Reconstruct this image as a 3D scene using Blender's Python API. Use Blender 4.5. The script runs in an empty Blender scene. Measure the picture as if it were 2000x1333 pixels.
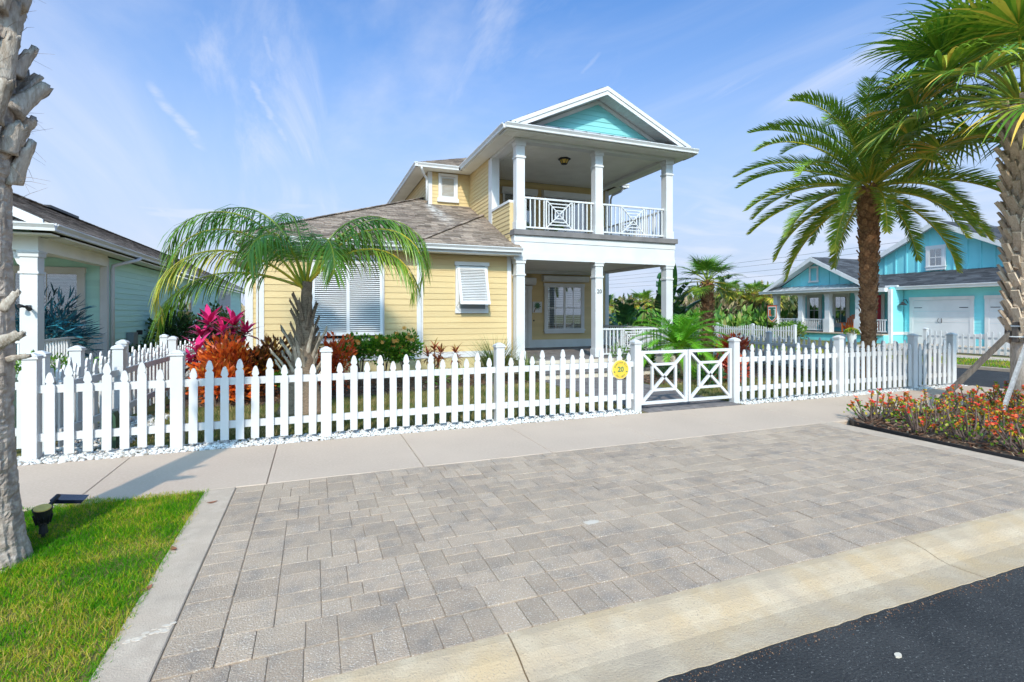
import bpy, bmesh, math, random
import numpy as np
from mathutils import Vector, Matrix, Quaternion

# ------------------------------------------------------------------ camera, sky, sun, exposure
scene = bpy.context.scene
COL = scene.collection
R = math.radians
YAW = 21.2
cam_d = bpy.data.cameras.new('camera')
cam = bpy.data.objects.new('camera', cam_d)
COL.objects.link(cam)
cam.location = (0, 0, 1.6)
cam.rotation_euler = (R(90), 0, R(-YAW))
cam_d.sensor_width = 36.0
cam_d.lens = 17.96
cam_d.shift_y = -0.0272
cam_d.clip_start = 0.05
cam_d.clip_end = 3000
scene.camera = cam

SUN_AZ, SUN_EL = 19.0, 39.0           # light travels towards +y, turned 19 degrees to +x
ld = Vector((math.sin(R(SUN_AZ)) * math.cos(R(SUN_EL)), math.cos(R(SUN_AZ)) * math.cos(R(SUN_EL)), -math.sin(R(SUN_EL))))
sun_d = bpy.data.lights.new('sun', 'SUN')
sun_d.energy = 2.0
sun_d.angle = R(1.2)
sun_d.color = (1.0, 0.90, 0.77)
sun = bpy.data.objects.new('sun', sun_d)
COL.objects.link(sun)
sun.location = (-6, -20, 18)
sun.rotation_euler = ld.to_track_quat('-Z', 'Y').to_euler()

world = bpy.data.worlds.new('World')
scene.world = world
world.use_nodes = True


def build_world():
    nt = world.node_tree
    N, L = nt.nodes, nt.links
    N.clear()
    out = N.new('ShaderNodeOutputWorld')
    bg = N.new('ShaderNodeBackground')
    bg.inputs['Strength'].default_value = 0.15
    sky = N.new('ShaderNodeTexSky')
    sky.sky_type = 'NISHITA'
    sky.sun_disc = False
    sky.sun_elevation = R(SUN_EL)
    sky.sun_rotation = R(180 + SUN_AZ)
    sky.air_density = 1.0
    sky.dust_density = 5.0
    sky.ozone_density = 1.6
    # thin high cloud, laid out on a plane overhead (direction / height)
    tc = N.new('ShaderNodeTexCoord')
    sep = N.new('ShaderNodeSeparateXYZ')
    L.new(tc.outputs['Generated'], sep.inputs[0])

    def m(op, a, b=None, clamp=False):
        n = N.new('ShaderNodeMath'); n.operation = op; n.use_clamp = clamp
        for i, v in enumerate((a, b)):
            if v is None: continue
            if isinstance(v, (int, float)): n.inputs[i].default_value = v
            else: L.new(v, n.inputs[i])
        return n.outputs[0]
    zz = m('ADD', m('MAXIMUM', sep.outputs[2], 0.0), 0.12)
    px, py = m('DIVIDE', sep.outputs[0], zz), m('DIVIDE', sep.outputs[1], zz)
    cmb = N.new('ShaderNodeCombineXYZ')
    L.new(px, cmb.inputs[0]); L.new(py, cmb.inputs[1])

    def noise(scale, detail, rough, dist, rot, sc):
        mp = N.new('ShaderNodeMapping')
        mp.inputs['Rotation'].default_value = (0, 0, R(rot)); mp.inputs['Scale'].default_value = sc
        L.new(cmb.outputs[0], mp.inputs[0])
        n = N.new('ShaderNodeTexNoise')
        n.inputs['Scale'].default_value = scale; n.inputs['Detail'].default_value = detail
        n.inputs['Roughness'].default_value = rough; n.inputs['Distortion'].default_value = dist
        L.new(mp.outputs[0], n.inputs['Vector'])
        return n.outputs['Fac']

    def ramp(fac, a, b, va, vb):
        n = N.new('ShaderNodeMapRange'); n.interpolation_type = 'SMOOTHSTEP'
        L.new(fac, n.inputs[0])
        for i, v in enumerate((a, b, va, vb)): n.inputs[i + 1].default_value = v
        return n.outputs[0]
    big = ramp(noise(0.75, 7, .58, .9, 25, (1, .42, 1)), .42, .74, 0, .55)
    wisp = ramp(noise(2.1, 8, .62, .9, 60, (1, .22, 1)), .48, .75, 0, .65)
    cloud = m('MULTIPLY', wisp, ramp(noise(.8, 2, .5, 0, 0, (1, 1, 1)), .34, .56, 0, 1))
    cloud = m('MAXIMUM', big, cloud)
    low = m('MULTIPLY', ramp(sep.outputs[2], .16, .30, 1, 0), ramp(noise(.9, 5, .5, .2, 0, (1, 2.2, 1)), .50, .66, 0, .5))
    cloud = m('MAXIMUM', cloud, low)
    # three old contrails: short arcs across the sky, given by their end directions
    for (A, B, w, s) in (
            ((-0.2392, 0.9054, 0.3507), (-0.1576, 0.9527, 0.2599), 0.0075, 0.42),
            ((-0.1028, 0.9151, 0.3900), (-0.0354, 0.9605, 0.2760), 0.0055, 0.36),
            ((-0.0803, 0.8860, 0.4568), (-0.0423, 0.9345, 0.3534), 0.006, 0.28),
            ((0.4645, 0.7602, 0.4542), (0.4353, 0.7978, 0.4172), 0.004, 0.2)):
        A, B = Vector(A), Vector(B)
        n = A.cross(B).normalized(); mid = (A + B).normalized(); half = A.dot(mid)
        vd = N.new('ShaderNodeVectorMath'); vd.operation = 'DOT_PRODUCT'; vd.inputs[1].default_value = n
        L.new(tc.outputs['Generated'], vd.inputs[0])
        vm = N.new('ShaderNodeVectorMath'); vm.operation = 'DOT_PRODUCT'; vm.inputs[1].default_value = mid
        L.new(tc.outputs['Generated'], vm.inputs[0])
        wob = m('MULTIPLY', m('SUBTRACT', noise(6, 4, .6, .5, 0, (1, 1, 1)), .5), .02)
        d = m('ABSOLUTE', m('ADD', vd.outputs['Value'], wob))
        c = m('MULTIPLY', ramp(d, 0, w * 1.6, s, 0), ramp(vm.outputs['Value'], half, half + (1 - half) * .75, 0, 1))
        c = m('MULTIPLY', c, ramp(noise(9, 5, .6, .4, 0, (1, 1, 1)), .36, .58, .35, 1))
        cloud = m('MAXIMUM', cloud, c)
    hz = ramp(sep.outputs[2], -.02, .62, .98, 0)
    tint = N.new('ShaderNodeMixRGB'); tint.blend_type = 'MULTIPLY'; tint.inputs[0].default_value = 1
    L.new(sky.outputs[0], tint.inputs[1]); tint.inputs[2].default_value = (.34, .69, 1.05, 1)
    hmix = N.new('ShaderNodeMixRGB')
    L.new(hz, hmix.inputs[0]); L.new(tint.outputs[0], hmix.inputs[1]); hmix.inputs[2].default_value = (2.25, 2.68, 3.45, 1)
    mix = N.new('ShaderNodeMixRGB')
    L.new(cloud, mix.inputs[0]); L.new(hmix.outputs[0], mix.inputs[1]); mix.inputs[2].default_value = (2.95, 3.15, 3.65, 1)
    L.new(mix.outputs[0], bg.inputs['Color'])
    L.new(bg.outputs[0], out.inputs[0])


build_world()
scene.view_settings.view_transform = 'Standard'
scene.view_settings.look = 'None'
scene.view_settings.exposure = 0.93
scene.view_settings.gamma = 1.0
scene.view_settings.use_curve_mapping = False
scene.cycles.max_bounces = 8
scene.cycles.transparent_max_bounces = 12
scene.cycles.use_denoising = True

# ------------------------------------------------------------------ helpers
RNG = random.Random(7)
ORG = {}


class MB:
    """collects faces; build() links them as one mesh object"""
    def __init__(s):
        s.v = []; s.f = []; s.r = []; s.cur = 0.0

    def face(s, pts):
        i = len(s.v); s.v.extend([tuple(p) for p in pts]); s.r.extend([s.cur] * len(pts)); s.f.append(tuple(range(i, i + len(pts))))

    def add(s, vs, fs):
        i = len(s.v); s.v.extend([tuple(p) for p in vs]); s.r.extend([s.cur] * len(vs))
        s.f.extend([tuple(i + k for k in f) for f in fs]); return s

    def box(s, x0, x1, y0, y1, z0, z1):
        return s.add([(x0, y0, z0), (x1, y0, z0), (x1, y1, z0), (x0, y1, z0), (x0, y0, z1), (x1, y0, z1), (x1, y1, z1), (x0, y1, z1)],
                     [(0, 3, 2, 1), (4, 5, 6, 7), (0, 1, 5, 4), (1, 2, 6, 5), (2, 3, 7, 6), (3, 0, 4, 7)])

    def bar(s, p, q, w, h, up=(0, 0, 1)):
        p, q = Vector(p), Vector(q); d = (q - p).normalized(); up = Vector(up)
        a = d.cross(up).normalized() * (w / 2); b = a.cross(d).normalized() * (h / 2)
        vs = [p - a - b, p + a - b, p + a + b, p - a + b, q - a - b, q + a - b, q + a + b, q - a + b]
        return s.add(vs, [(0, 3, 2, 1), (4, 5, 6, 7), (0, 1, 5, 4), (1, 2, 6, 5), (2, 3, 7, 6), (3, 0, 4, 7)][::1])

    def tube(s, pts, rad, n=8, caps=True, ell=1.0):
        pts = [Vector(p) for p in pts]
        if not hasattr(rad, '__len__'): rad = [rad] * len(pts)
        base = len(s.v); ref = None
        for k, p in enumerate(pts):
            t = (pts[min(k + 1, len(pts) - 1)] - pts[max(k - 1, 0)]).normalized()
            if ref is None: ref = Vector((1, 0, 0)) if abs(t.x) < .9 else Vector((0, 1, 0))
            a = (ref - t * ref.dot(t)).normalized(); ref = a; b = t.cross(a)
            for j in range(n):
                an = 2 * math.pi * j / n
                s.v.append(tuple(p + (a * math.cos(an) + b * math.sin(an) * ell) * rad[k])); s.r.append(s.cur)
        for k in range(len(pts) - 1):
            for j in range(n):
                a0 = base + k * n + j; a1 = base + k * n + (j + 1) % n
                s.f.append((a0, a1, a1 + n, a0 + n))
        if caps:
            s.f.append(tuple(base + j for j in range(n))[::-1]); s.f.append(tuple(base + (len(pts) - 1) * n + j for j in range(n)))
        return s

    def prism(s, poly, fn, d0, d1):
        """poly: 2D outline; fn(a, b, d) -> point; extruded from d0 to d1"""
        n = len(poly); i = len(s.v)
        for d in (d0, d1):
            for a, b in poly: s.v.append(tuple(fn(a, b, d))); s.r.append(s.cur)
        s.f.append(tuple(i + k for k in range(n))[::-1]); s.f.append(tuple(i + n + k for k in range(n)))
        for k in range(n):
            j = (k + 1) % n; s.f.append((i + k, i + j, i + n + j, i + n + k))
        return s

    def strip(s, pts, wvec, widths):
        i = len(s.v)
        for p, w, wv in zip(pts, widths, wvec):
            s.v.append(tuple(p - wv * w)); s.v.append(tuple(p + wv * w)); s.r.extend([s.cur] * 2)
        for k in range(len(pts) - 1):
            s.f.append((i + 2 * k, i + 2 * k + 1, i + 2 * k + 3, i + 2 * k + 2))

    def mesh(s, name, off=(0, 0, 0), smooth=False, fixn=True):
        me = bpy.data.meshes.new(name)
        ox, oy, oz = off
        me.from_pydata([(x - ox, y - oy, z - oz) for x, y, z in s.v], [], s.f)
        at = me.attributes.new('rnd', 'FLOAT', 'POINT'); at.data.foreach_set('value', s.r)
        if fixn and len(s.f) < 60000:
            bm = bmesh.new(); bm.from_mesh(me); bmesh.ops.recalc_face_normals(bm, faces=bm.faces); bm.to_mesh(me); bm.free()
        if smooth: me.polygons.foreach_set('use_smooth', [True] * len(me.polygons))
        me.update()
        return me

    def build(s, name, mat, parent=None, smooth=False, loc=None, fixn=True):
        o0 = ORG[parent.name] if parent else (loc or (0, 0, 0))
        if loc is None: loc = o0
        me = s.mesh(name, loc, smooth, fixn)
        return put(name, me, mat, parent, loc)


def put(name, me, mat, parent=None, loc=(0, 0, 0), rot=None, scale=None):
    """links a mesh object; loc is in world space (parents are never turned)"""
    o = bpy.data.objects.new(name, me); COL.objects.link(o)
    if mat is not None and not me.materials: me.materials.append(mat)
    p = ORG[parent.name] if parent else (0, 0, 0)
    if parent: o.parent = parent
    o.location = (loc[0] - p[0], loc[1] - p[1], loc[2] - p[2])
    if rot is not None: o.rotation_euler = rot
    if scale is not None: o.scale = scale
    ORG[o.name] = tuple(loc)
    return o


def tag(o, label, cat, group=None):
    o['label'] = label; o['category'] = cat
    if group: o['group'] = group
    return o


def thing(name, label, cat, loc=(0, 0, 0), group=None):
    o = bpy.data.objects.new(name, None); COL.objects.link(o)
    o.empty_display_size = .1; o.location = loc; ORG[o.name] = tuple(loc)
    return tag(o, label, cat, group)


def struct(o):
    o['kind'] = 'structure'; return o


def stuff(o):
    o['kind'] = 'stuff'; return o


def copy_tree(o, loc, rotz=0, scale=1, parent=None):
    c = o.copy(); COL.objects.link(c); ORG[c.name] = tuple(loc)
    if parent: c.parent = parent
    else:
        c.location = loc; c.rotation_euler = (0, 0, rotz); c.scale = (scale,) * 3
    for ch in list(o.children): copy_tree(ch, loc, 0, 1, c)
    return c


# ------------------------------------------------------------------ materials
def new_mat(name):
    m = bpy.data.materials.new(name); m.use_nodes = True
    nt = m.node_tree; nt.nodes.clear()
    out = nt.nodes.new('ShaderNodeOutputMaterial'); b = nt.nodes.new('ShaderNodeBsdfPrincipled')
    nt.links.new(b.outputs[0], out.inputs[0])
    return m, nt, b, out


def surf(name, c1, c2=None, scale=3.0, detail=6, rough=.7, bump=0.0, bscale=60, spec=.35, c3=None, s3=20, piece=0.0, stretch=(1, 1, 1), lo=.35, hi=.65, metal=0, speck=None, streak=None):
    """solid colour blended with a second through noise, optional fine third colour, per-piece tone, bump"""
    m, nt, b, out = new_mat(name); N, L = nt.nodes, nt.links
    tc = N.new('ShaderNodeNewGeometry'); mp = N.new('ShaderNodeMapping'); mp.inputs['Scale'].default_value = stretch
    L.new(tc.outputs['Position'], mp.inputs[0]); vec = mp.outputs[0]

    def noise(sc, de=detail):
        n = N.new('ShaderNodeTexNoise'); n.inputs['Scale'].default_value = sc; n.inputs['Detail'].default_value = de
        L.new(vec, n.inputs['Vector']); return n.outputs['Fac']

    def rng(fac, a, bb):
        n = N.new('ShaderNodeMapRange'); L.new(fac, n.inputs[0]); n.inputs[1].default_value = a; n.inputs[2].default_value = bb; return n.outputs[0]

    def mixc(fac, a, bb):
        n = N.new('ShaderNodeMixRGB'); L.new(fac, n.inputs[0])
        for i, v in ((1, a), (2, bb)):
            if isinstance(v, tuple): n.inputs[i].default_value = (*v, 1)
            else: L.new(v, n.inputs[i])
        return n.outputs[0]
    col = c1
    if c2: col = mixc(rng(noise(scale), lo, hi), col, c2)
    if c3: col = mixc(rng(noise(s3, 3), .45, .75), col, c3)
    if speck:
        v = N.new('ShaderNodeTexNoise'); v.inputs['Scale'].default_value = speck[1]; v.inputs['Detail'].default_value = 1
        L.new(vec, v.inputs['Vector']); col = mixc(rng(v.outputs['Fac'], speck[2], speck[2] + .06), col, speck[0])
    if streak:      # lime run-off: a soft tongue widening down the slope from a downspout
        sx_, ya, yb, w0, w1, sc_ = streak
        sp = N.new('ShaderNodeSeparateXYZ'); L.new(tc.outputs['Position'], sp.inputs[0])
        def mm(op, a, bb):
            n = N.new('ShaderNodeMath'); n.operation = op
            for i, v in ((0, a), (1, bb)):
                if isinstance(v, (int, float)): n.inputs[i].default_value = v
                else: L.new(v, n.inputs[i])
            return n.outputs[0]
        f = mm('DIVIDE', mm('SUBTRACT', ya, sp.outputs[1]), ya - yb)
        wd = mm('ADD', mm('MULTIPLY', f, w1 - w0), w0)
        d = mm('DIVIDE', mm('ABSOLUTE', mm('SUBTRACT', mm('SUBTRACT', sp.outputs[0], sx_), mm('MULTIPLY', f, .25)), 0), wd)
        k = mm('MULTIPLY', mm('MAXIMUM', mm('SUBTRACT', 1, d), 0), mm('MULTIPLY', mm('MAXIMUM', mm('SUBTRACT', 1, f), 0), mm('GREATER_THAN', f, 0)))
        k = mm('MINIMUM', mm('MULTIPLY', mm('MULTIPLY', k, rng(noise(9), .3, .6)), 1.5), .75)
        col = mixc(k, col, sc_)
    if piece:
        oi = N.new('ShaderNodeObjectInfo'); at = N.new('ShaderNodeAttribute'); at.attribute_name = 'rnd'
        ad = N.new('ShaderNodeMath'); ad.operation = 'ADD'; L.new(oi.outputs['Random'], ad.inputs[0]); L.new(at.outputs['Fac'], ad.inputs[1])
        fr = N.new('ShaderNodeMath'); fr.operation = 'FRACT'; L.new(ad.outputs[0], fr.inputs[0])
        hv = N.new('ShaderNodeHueSaturation'); mr = N.new('ShaderNodeMapRange'); L.new(fr.outputs[0], mr.inputs[0])
        mr.inputs[3].default_value = 1 - piece; mr.inputs[4].default_value = 1 + piece
        L.new(mr.outputs[0], hv.inputs['Value'])
        if isinstance(col, tuple): hv.inputs['Color'].default_value = (*col, 1)
        else: L.new(col, hv.inputs['Color'])
        col = hv.outputs[0]
    if isinstance(col, tuple): b.inputs['Base Color'].default_value = (*col, 1)
    else: L.new(col, b.inputs['Base Color'])
    b.inputs['Roughness'].default_value = rough; b.inputs['Specular IOR Level'].default_value = spec; b.inputs['Metallic'].default_value = metal
    if bump:
        bn = N.new('ShaderNodeBump'); bn.inputs['Strength'].default_value = min(1, bump); bn.inputs['Distance'].default_value = .01
        L.new(noise(bscale, 4), bn.inputs['Height']); L.new(bn.outputs[0], b.inputs['Normal'])
    return m


def leaf(name, stops, rough=.5, trans=.25, spec=.4, nscale=None):
    """leaf colours along a ramp driven by the per-leaf value; light passes through"""
    m, nt, b, out = new_mat(name); N, L = nt.nodes, nt.links
    at = N.new('ShaderNodeAttribute'); at.attribute_name = 'rnd'
    cr = N.new('ShaderNodeValToRGB'); el = cr.color_ramp.elements
    while len(el) < len(stops): el.new(.5)
    for e, (p, c) in zip(el, stops): e.position = p; e.color = (*c, 1)
    fac = at.outputs['Fac']
    if nscale:
        g = N.new('ShaderNodeNewGeometry'); n = N.new('ShaderNodeTexNoise'); n.inputs['Scale'].default_value = nscale; n.inputs['Detail'].default_value = 2
        L.new(g.outputs['Position'], n.inputs['Vector'])
        mr = N.new('ShaderNodeMapRange'); L.new(n.outputs['Fac'], mr.inputs[0]); mr.inputs[1].default_value = .3; mr.inputs[2].default_value = .7; mr.inputs[3].default_value = -.48; mr.inputs[4].default_value = .48
        ad = N.new('ShaderNodeMath'); ad.operation = 'ADD'; ad.use_clamp = True; L.new(fac, ad.inputs[0]); L.new(mr.outputs[0], ad.inputs[1]); fac = ad.outputs[0]
    L.new(fac, cr.inputs[0]); L.new(cr.outputs[0], b.inputs['Base Color'])
    b.inputs['Roughness'].default_value = rough; b.inputs['Specular IOR Level'].default_value = spec
    if trans:
        t = N.new('ShaderNodeBsdfTranslucent'); L.new(cr.outputs[0], t.inputs[0])
        mx = N.new('ShaderNodeMixShader'); mx.inputs[0].default_value = trans
        L.new(b.outputs[0], mx.inputs[1]); L.new(t.outputs[0], mx.inputs[2]); L.new(mx.outputs[0], out.inputs[0])
    return m


def glass_mat(name, tint=(.9, .95, .95)):
    m, nt, b, out = new_mat(name); N, L = nt.nodes, nt.links
    gl = N.new('ShaderNodeBsdfGlossy'); gl.inputs['Roughness'].default_value = .02
    tr = N.new('ShaderNodeBsdfTransparent'); tr.inputs[0].default_value = (*tint, 1)
    lw = N.new('ShaderNodeLayerWeight'); lw.inputs[0].default_value = .55
    mr = N.new('ShaderNodeMapRange'); L.new(lw.outputs['Facing'], mr.inputs[0]); mr.inputs[3].default_value = .16; mr.inputs[4].default_value = .9
    mx = N.new('ShaderNodeMixShader'); L.new(mr.outputs[0], mx.inputs[0]); L.new(tr.outputs[0], mx.inputs[1]); L.new(gl.outputs[0], mx.inputs[2])
    L.new(mx.outputs[0], out.inputs[0])
    return m


M = {}
M['white'] = surf('white_paint', (.71, .70, .685), (.64, .635, .62), 1.6, rough=.42, bump=.06, bscale=35)
M['fence'] = surf('white_vinyl', (.67, .66, .645), (.60, .595, .58), 2.2, rough=.42, c3=(.615, .60, .565), s3=11, spec=.35, piece=.03)
M['trim'] = surf('white_trim', (.71, .70, .685), (.65, .64, .62), 2.5, rough=.5, bump=.08, bscale=50)
M['soffit'] = surf('soffit_white', (.84, .82, .75), (.77, .75, .68), 2.0, rough=.55)
M['yellow'] = surf('yellow_siding', (.665, .50, .245), (.615, .46, .225), 1.3, rough=.62, bump=.18, bscale=26, piece=.045, stretch=(.35, .35, 6), c3=(.64, .49, .25), s3=7)
M['yellow_core'] = surf('yellow_wall', (.60, .46, .24), (.55, .42, .22), 2, rough=.7)
M['aqua'] = surf('aqua_siding', (.25, .63, .62), (.22, .57, .56), 1.5, rough=.6, bump=.15, bscale=26, piece=.04, stretch=(.35, .35, 6))
M['mint'] = surf('mint_siding', (.56, .88, .78), (.51, .82, .72), 1.2, rough=.62, bump=.18, bscale=26, piece=.04, stretch=(.35, .35, 6))
M['mint_core'] = surf('mint_wall', (.28, .56, .48), None, rough=.7)
M['turq'] = surf('turquoise_siding', (.24, .70, .74), (.21, .64, .68), 1.2, rough=.6, bump=.12, bscale=26, piece=.03)
M['stucco'] = surf('tan_stucco', (.62, .50, .24), (.5, .42, .24), 3, rough=.85, bump=.4, bscale=90)
M['shingle'] = surf('brown_shingles', (.275, .215, .165), (.195, .148, .115), 1.7, rough=.9, bump=.5, bscale=160, piece=.42, spec=.15, c3=(.34, .275, .22), s3=14)
M['shingle_streak'] = surf('lime_streaked_shingles', (.275, .215, .165), (.195, .148, .115), 1.7, rough=.9, bump=.5, bscale=160, piece=.42, spec=.15, c3=(.34, .275, .22), s3=14, streak=(3.64, 17.4, 14.5, .16, .62, (.55, .53, .50)))
M['shingle_grey'] = surf('grey_shingles', (.085, .088, .095), (.060, .062, .068), 2, rough=.9, bump=.5, bscale=120, piece=.30, spec=.15)
M['shingle_left'] = surf('weathered_shingles', (.42, .34, .275), (.27, .215, .175), 1.7, rough=.9, bump=.5, bscale=160, piece=.45, spec=.15)
M['metal_roof'] = surf('metal_roof', (.60, .61, .62), (.45, .46, .47), 3, rough=.4, metal=.5)
M['dark_metal'] = surf('dark_metal_roof', (.12, .125, .13), (.08, .08, .085), 5, rough=.45, metal=.3)
M['deck_trim'] = surf('taupe_deck_trim', (.22, .20, .19), (.17, .155, .15), 4, rough=.6)
M['black'] = surf('black_metal', (.02, .02, .022), None, rough=.45)
M['dark'] = surf('dark_interior', (.025, .03, .032), None, rough=.8)
M['blind'] = surf('blind_slats', (.45, .47, .47), None, rough=.6)
M['glass'] = glass_mat('window_glass')
M['concrete'] = surf('sidewalk_concrete', (.535, .412, .312), (.485, .373, .283), 1.1, rough=.88, bump=.35, bscale=140, c3=(.56, .437, .337), s3=40, speck=((.38, .295, .237), 260, .67))
M['curb'] = surf('curb_concrete', (.525, .375, .215), (.45, .35, .245), 2.2, rough=.88, bump=.5, bscale=90, c3=(.56, .44, .30), s3=6, speck=((.36, .28, .20), 120, .64))
M['band'] = surf('band_concrete', (.515, .40, .30), (.43, .34, .26), 2.6, rough=.88, bump=.4, bscale=110, c3=(.55, .44, .335), s3=9, speck=((.36, .285, .22), 160, .65))
M['paver'] = surf('concrete_pavers', (.425, .315, .226), (.275, .226, .186), 7.0, rough=.92, bump=.9, bscale=110, c3=(.46, .345, .245), s3=1.3, piece=.11, speck=((.60, .50, .40), 120, .60), lo=.44, hi=.74)
M['joint'] = surf('sand_joint', (.29, .22, .16), (.35, .27, .195), 6, rough=.95, bump=.5, bscale=200)
M['asphalt'] = surf('asphalt', (.038, .037, .036), (.026, .026, .026), 3.5, rough=.85, bump=1.0, bscale=75, c3=(.055, .053, .050), s3=1.3, speck=((.15, .145, .135), 95, .665))
M['porch_floor'] = surf('porch_pavers', (.20, .175, .165), (.13, .115, .11), 8, rough=.85, bump=.3, bscale=90, piece=.15)
M['cream'] = surf('cream_stucco', (.66, .58, .46), (.58, .5, .4), 3, rough=.85)
M['soil'] = surf('bare_soil', (.12, .085, .055), (.075, .052, .035), 7, rough=.95, bump=.8, bscale=60)
M['lawn'] = surf('lawn_ground', (.10, .125, .025), (.20, .150, .050), 2.2, rough=.95, bump=.8, bscale=90)
M['ground'] = surf('sandy_ground', (.14, .145, .06), (.26, .22, .12), .25, rough=.95)
M['mulch'] = leaf('mulch_chips', [(0, (.045, .022, .014)), (.5, (.15, .068, .038)), (.85, (.26, .15, .09)), (1, (.40, .28, .18))], .9, 0, .15)
M['gravel'] = leaf('white_gravel', [(0, (.28, .25, .21)), (.12, (.54, .50, .45)), (.5, (.68, .66, .63)), (1, (.76, .75, .73))], .8, 0, .2)
M['bark_grey'] = surf('grey_palm_bark', (.47, .37, .285), (.27, .21, .165), 6, rough=.95, bump=1.0, bscale=38, c3=(.56, .47, .39), s3=16, stretch=(1, 1, 1.6))
M['bark_boot'] = surf('dry_leaf_bases', (.50, .42, .34), (.33, .26, .195), 9, rough=.9, bump=.6, bscale=70, c3=(.60, .53, .45), s3=30, stretch=(2.5, 2.5, .6), piece=.15)
M['bark_tan'] = surf('tan_leaf_bases', (.64, .50, .36), (.45, .33, .22), 8, rough=.9, bump=.5, bscale=80, c3=(.70, .59, .46), s3=30, stretch=(2.5, 2.5, .6), piece=.15)
M['bark_brown'] = surf('brown_leaf_stubs', (.34, .165, .075), (.20, .10, .05), 7, rough=.9, bump=.7, bscale=60, c3=(.46, .26, .13), s3=25, piece=.28)
M['bark_red'] = surf('reddish_trunk', (.55, .24, .10), (.36, .16, .075), 6, rough=.9, bump=.7, bscale=50, c3=(.62, .34, .17), s3=22, piece=.25)
M['fibre'] = surf('palm_fibre', (.29, .20, .13), (.17, .115, .075), 12, rough=.95, bump=1, bscale=70, c3=(.38, .28, .19), s3=50, stretch=(1, 1, 3))
M['wood_grey'] = surf('weathered_wood', (.46, .44, .42), (.30, .285, .27), 5, rough=.85, bump=.6, bscale=60, stretch=(6, 6, .5))
M['wood_brown'] = surf('brown_brace_wood', (.19, .155, .125), (.11, .09, .075), 5, rough=.85, bump=.6, bscale=60, stretch=(6, 6, .5))
M['green_box'] = surf('green_utility_box', (.055, .13, .07), (.045, .10, .06), 4, rough=.5)
M['pale_green'] = surf('pale_green_box', (.30, .42, .27), (.26, .36, .24), 4, rough=.5)
M['grey_box'] = surf('grey_meter_box', (.22, .25, .26), None, rough=.5)
M['sign'] = surf('yellow_sign', (.80, .52, .06), (.74, .46, .05), 6, rough=.45)
M['sign_rim'] = surf('pale_sign_rim', (.82, .66, .30), None, rough=.5)
M['sign_green'] = surf('sign_green_print', (.07, .19, .09), None, rough=.5)
M['orange'] = surf('orange_paint', (.85, .19, .025), (.75, .16, .02), 5, rough=.45)
M['red'] = surf('red_door_paint', (.42, .03, .05), None, rough=.45)
M['teal_paint'] = surf('teal_paint', (.10, .42, .45), None, rough=.5)
M['lens'] = surf('amber_lens', (.80, .56, .12), (.7, .48, .1), 40, rough=.35)
M['solar'] = surf('solar_panel', (.012, .015, .03), None, rough=.2, spec=.6)
M['stain'] = surf('pale_splat', (.62, .54, .45), (.56, .47, .37), 20, rough=.8)
M['grass'] = leaf('lawn_grass', [(0, (0.052, 0.219, 0.005)), (.38, (0.096, 0.329, 0.006)), (.60, (0.262, 0.420, 0.010)), (.80, (0.524, 0.420, 0.036)), (1, (0.612, 0.457, 0.120))], .75, .40, .08, nscale=2.1)
M['grass_dry'] = leaf('yard_grass', [(0, (0.060, 0.120, 0.019)), (.4, (0.132, 0.168, 0.036)), (.7, (0.288, 0.228, 0.084)), (1, (0.432, 0.324, 0.144))], .6, .25, .3, nscale=1.2)
M['palm_queen'] = leaf('glossy_palm_green', [(0, (0.054, 0.158, 0.014)), (.5, (0.123, 0.275, 0.020)), (.8, (0.311, 0.390, 0.027)), (1, (0.744, 0.570, 0.048))], .35, .22, .5)
M['palm_date'] = leaf('date_palm_green', [(0, (0.110, 0.213, 0.026)), (.45, (0.202, 0.347, 0.030)), (.75, (0.475, 0.500, 0.041)), (1, (0.880, 0.666, 0.084))], .42, .18, .45)
M['palm_sabal'] = leaf('fan_palm_green', [(0, (0.042, 0.131, 0.016)), (.5, (0.105, 0.254, 0.022)), (.8, (0.315, 0.420, 0.039)), (1, (0.880, 0.542, 0.090))], .4, .22, .45)
M['palm_bright'] = leaf('bright_palm_green', [(0, (0.082, 0.288, 0.013)), (.6, (0.162, 0.456, 0.019)), (1, (0.406, 0.574, 0.054))], .4, .28, .4)
M['croton'] = leaf('croton_leaves', [(0, (0.052, 0.025, 0.014)), (.25, (0.230, 0.040, 0.014)), (.5, (0.713, 0.098, 0.017)), (.75, (0.810, 0.196, 0.023)), (.92, (0.713, 0.391, 0.046)), (1, (0.138, 0.184, 0.034))], .35, .22, .5)
M['croton_dark'] = leaf('dark_croton_leaves', [(0, (0.041, 0.024, 0.014)), (.35, (0.162, 0.047, 0.016)), (.6, (0.486, 0.176, 0.027)), (.8, (0.743, 0.405, 0.047)), (1, (0.135, 0.162, 0.041))], .35, .2, .5)
M['ti'] = leaf('pink_ti_leaves', [(0, (0.077, 0.010, 0.023)), (.4, (0.269, 0.010, 0.057)), (.7, (0.776, 0.021, 0.166)), (1, (0.792, 0.051, 0.228))], .35, .28, .45)
M['hib'] = leaf('hibiscus_leaves', [(0, (0.043, 0.130, 0.014)), (.5, (0.095, 0.261, 0.018)), (.85, (0.283, 0.440, 0.029)), (1, (0.520, 0.540, 0.058))], .3, .2, .5)
M['hib_flower'] = leaf('orange_petals', [(0, (.80, .30, .05)), (1, (.85, .48, .14))], .5, .3, .3)
M['cordy'] = leaf('bronze_cordyline', [(0, (0.130, 0.065, 0.029)), (.5, (0.364, 0.130, 0.052)), (.8, (0.455, 0.078, 0.039)), (1, (0.208, 0.286, 0.065))], .4, .2, .4)
M['ornamental'] = leaf('clump_grass', [(0, (0.058, 0.111, 0.023)), (.5, (0.111, 0.182, 0.036)), (.85, (0.234, 0.260, 0.072)), (1, (0.442, 0.325, 0.130))], .5, .2, .3)
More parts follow.
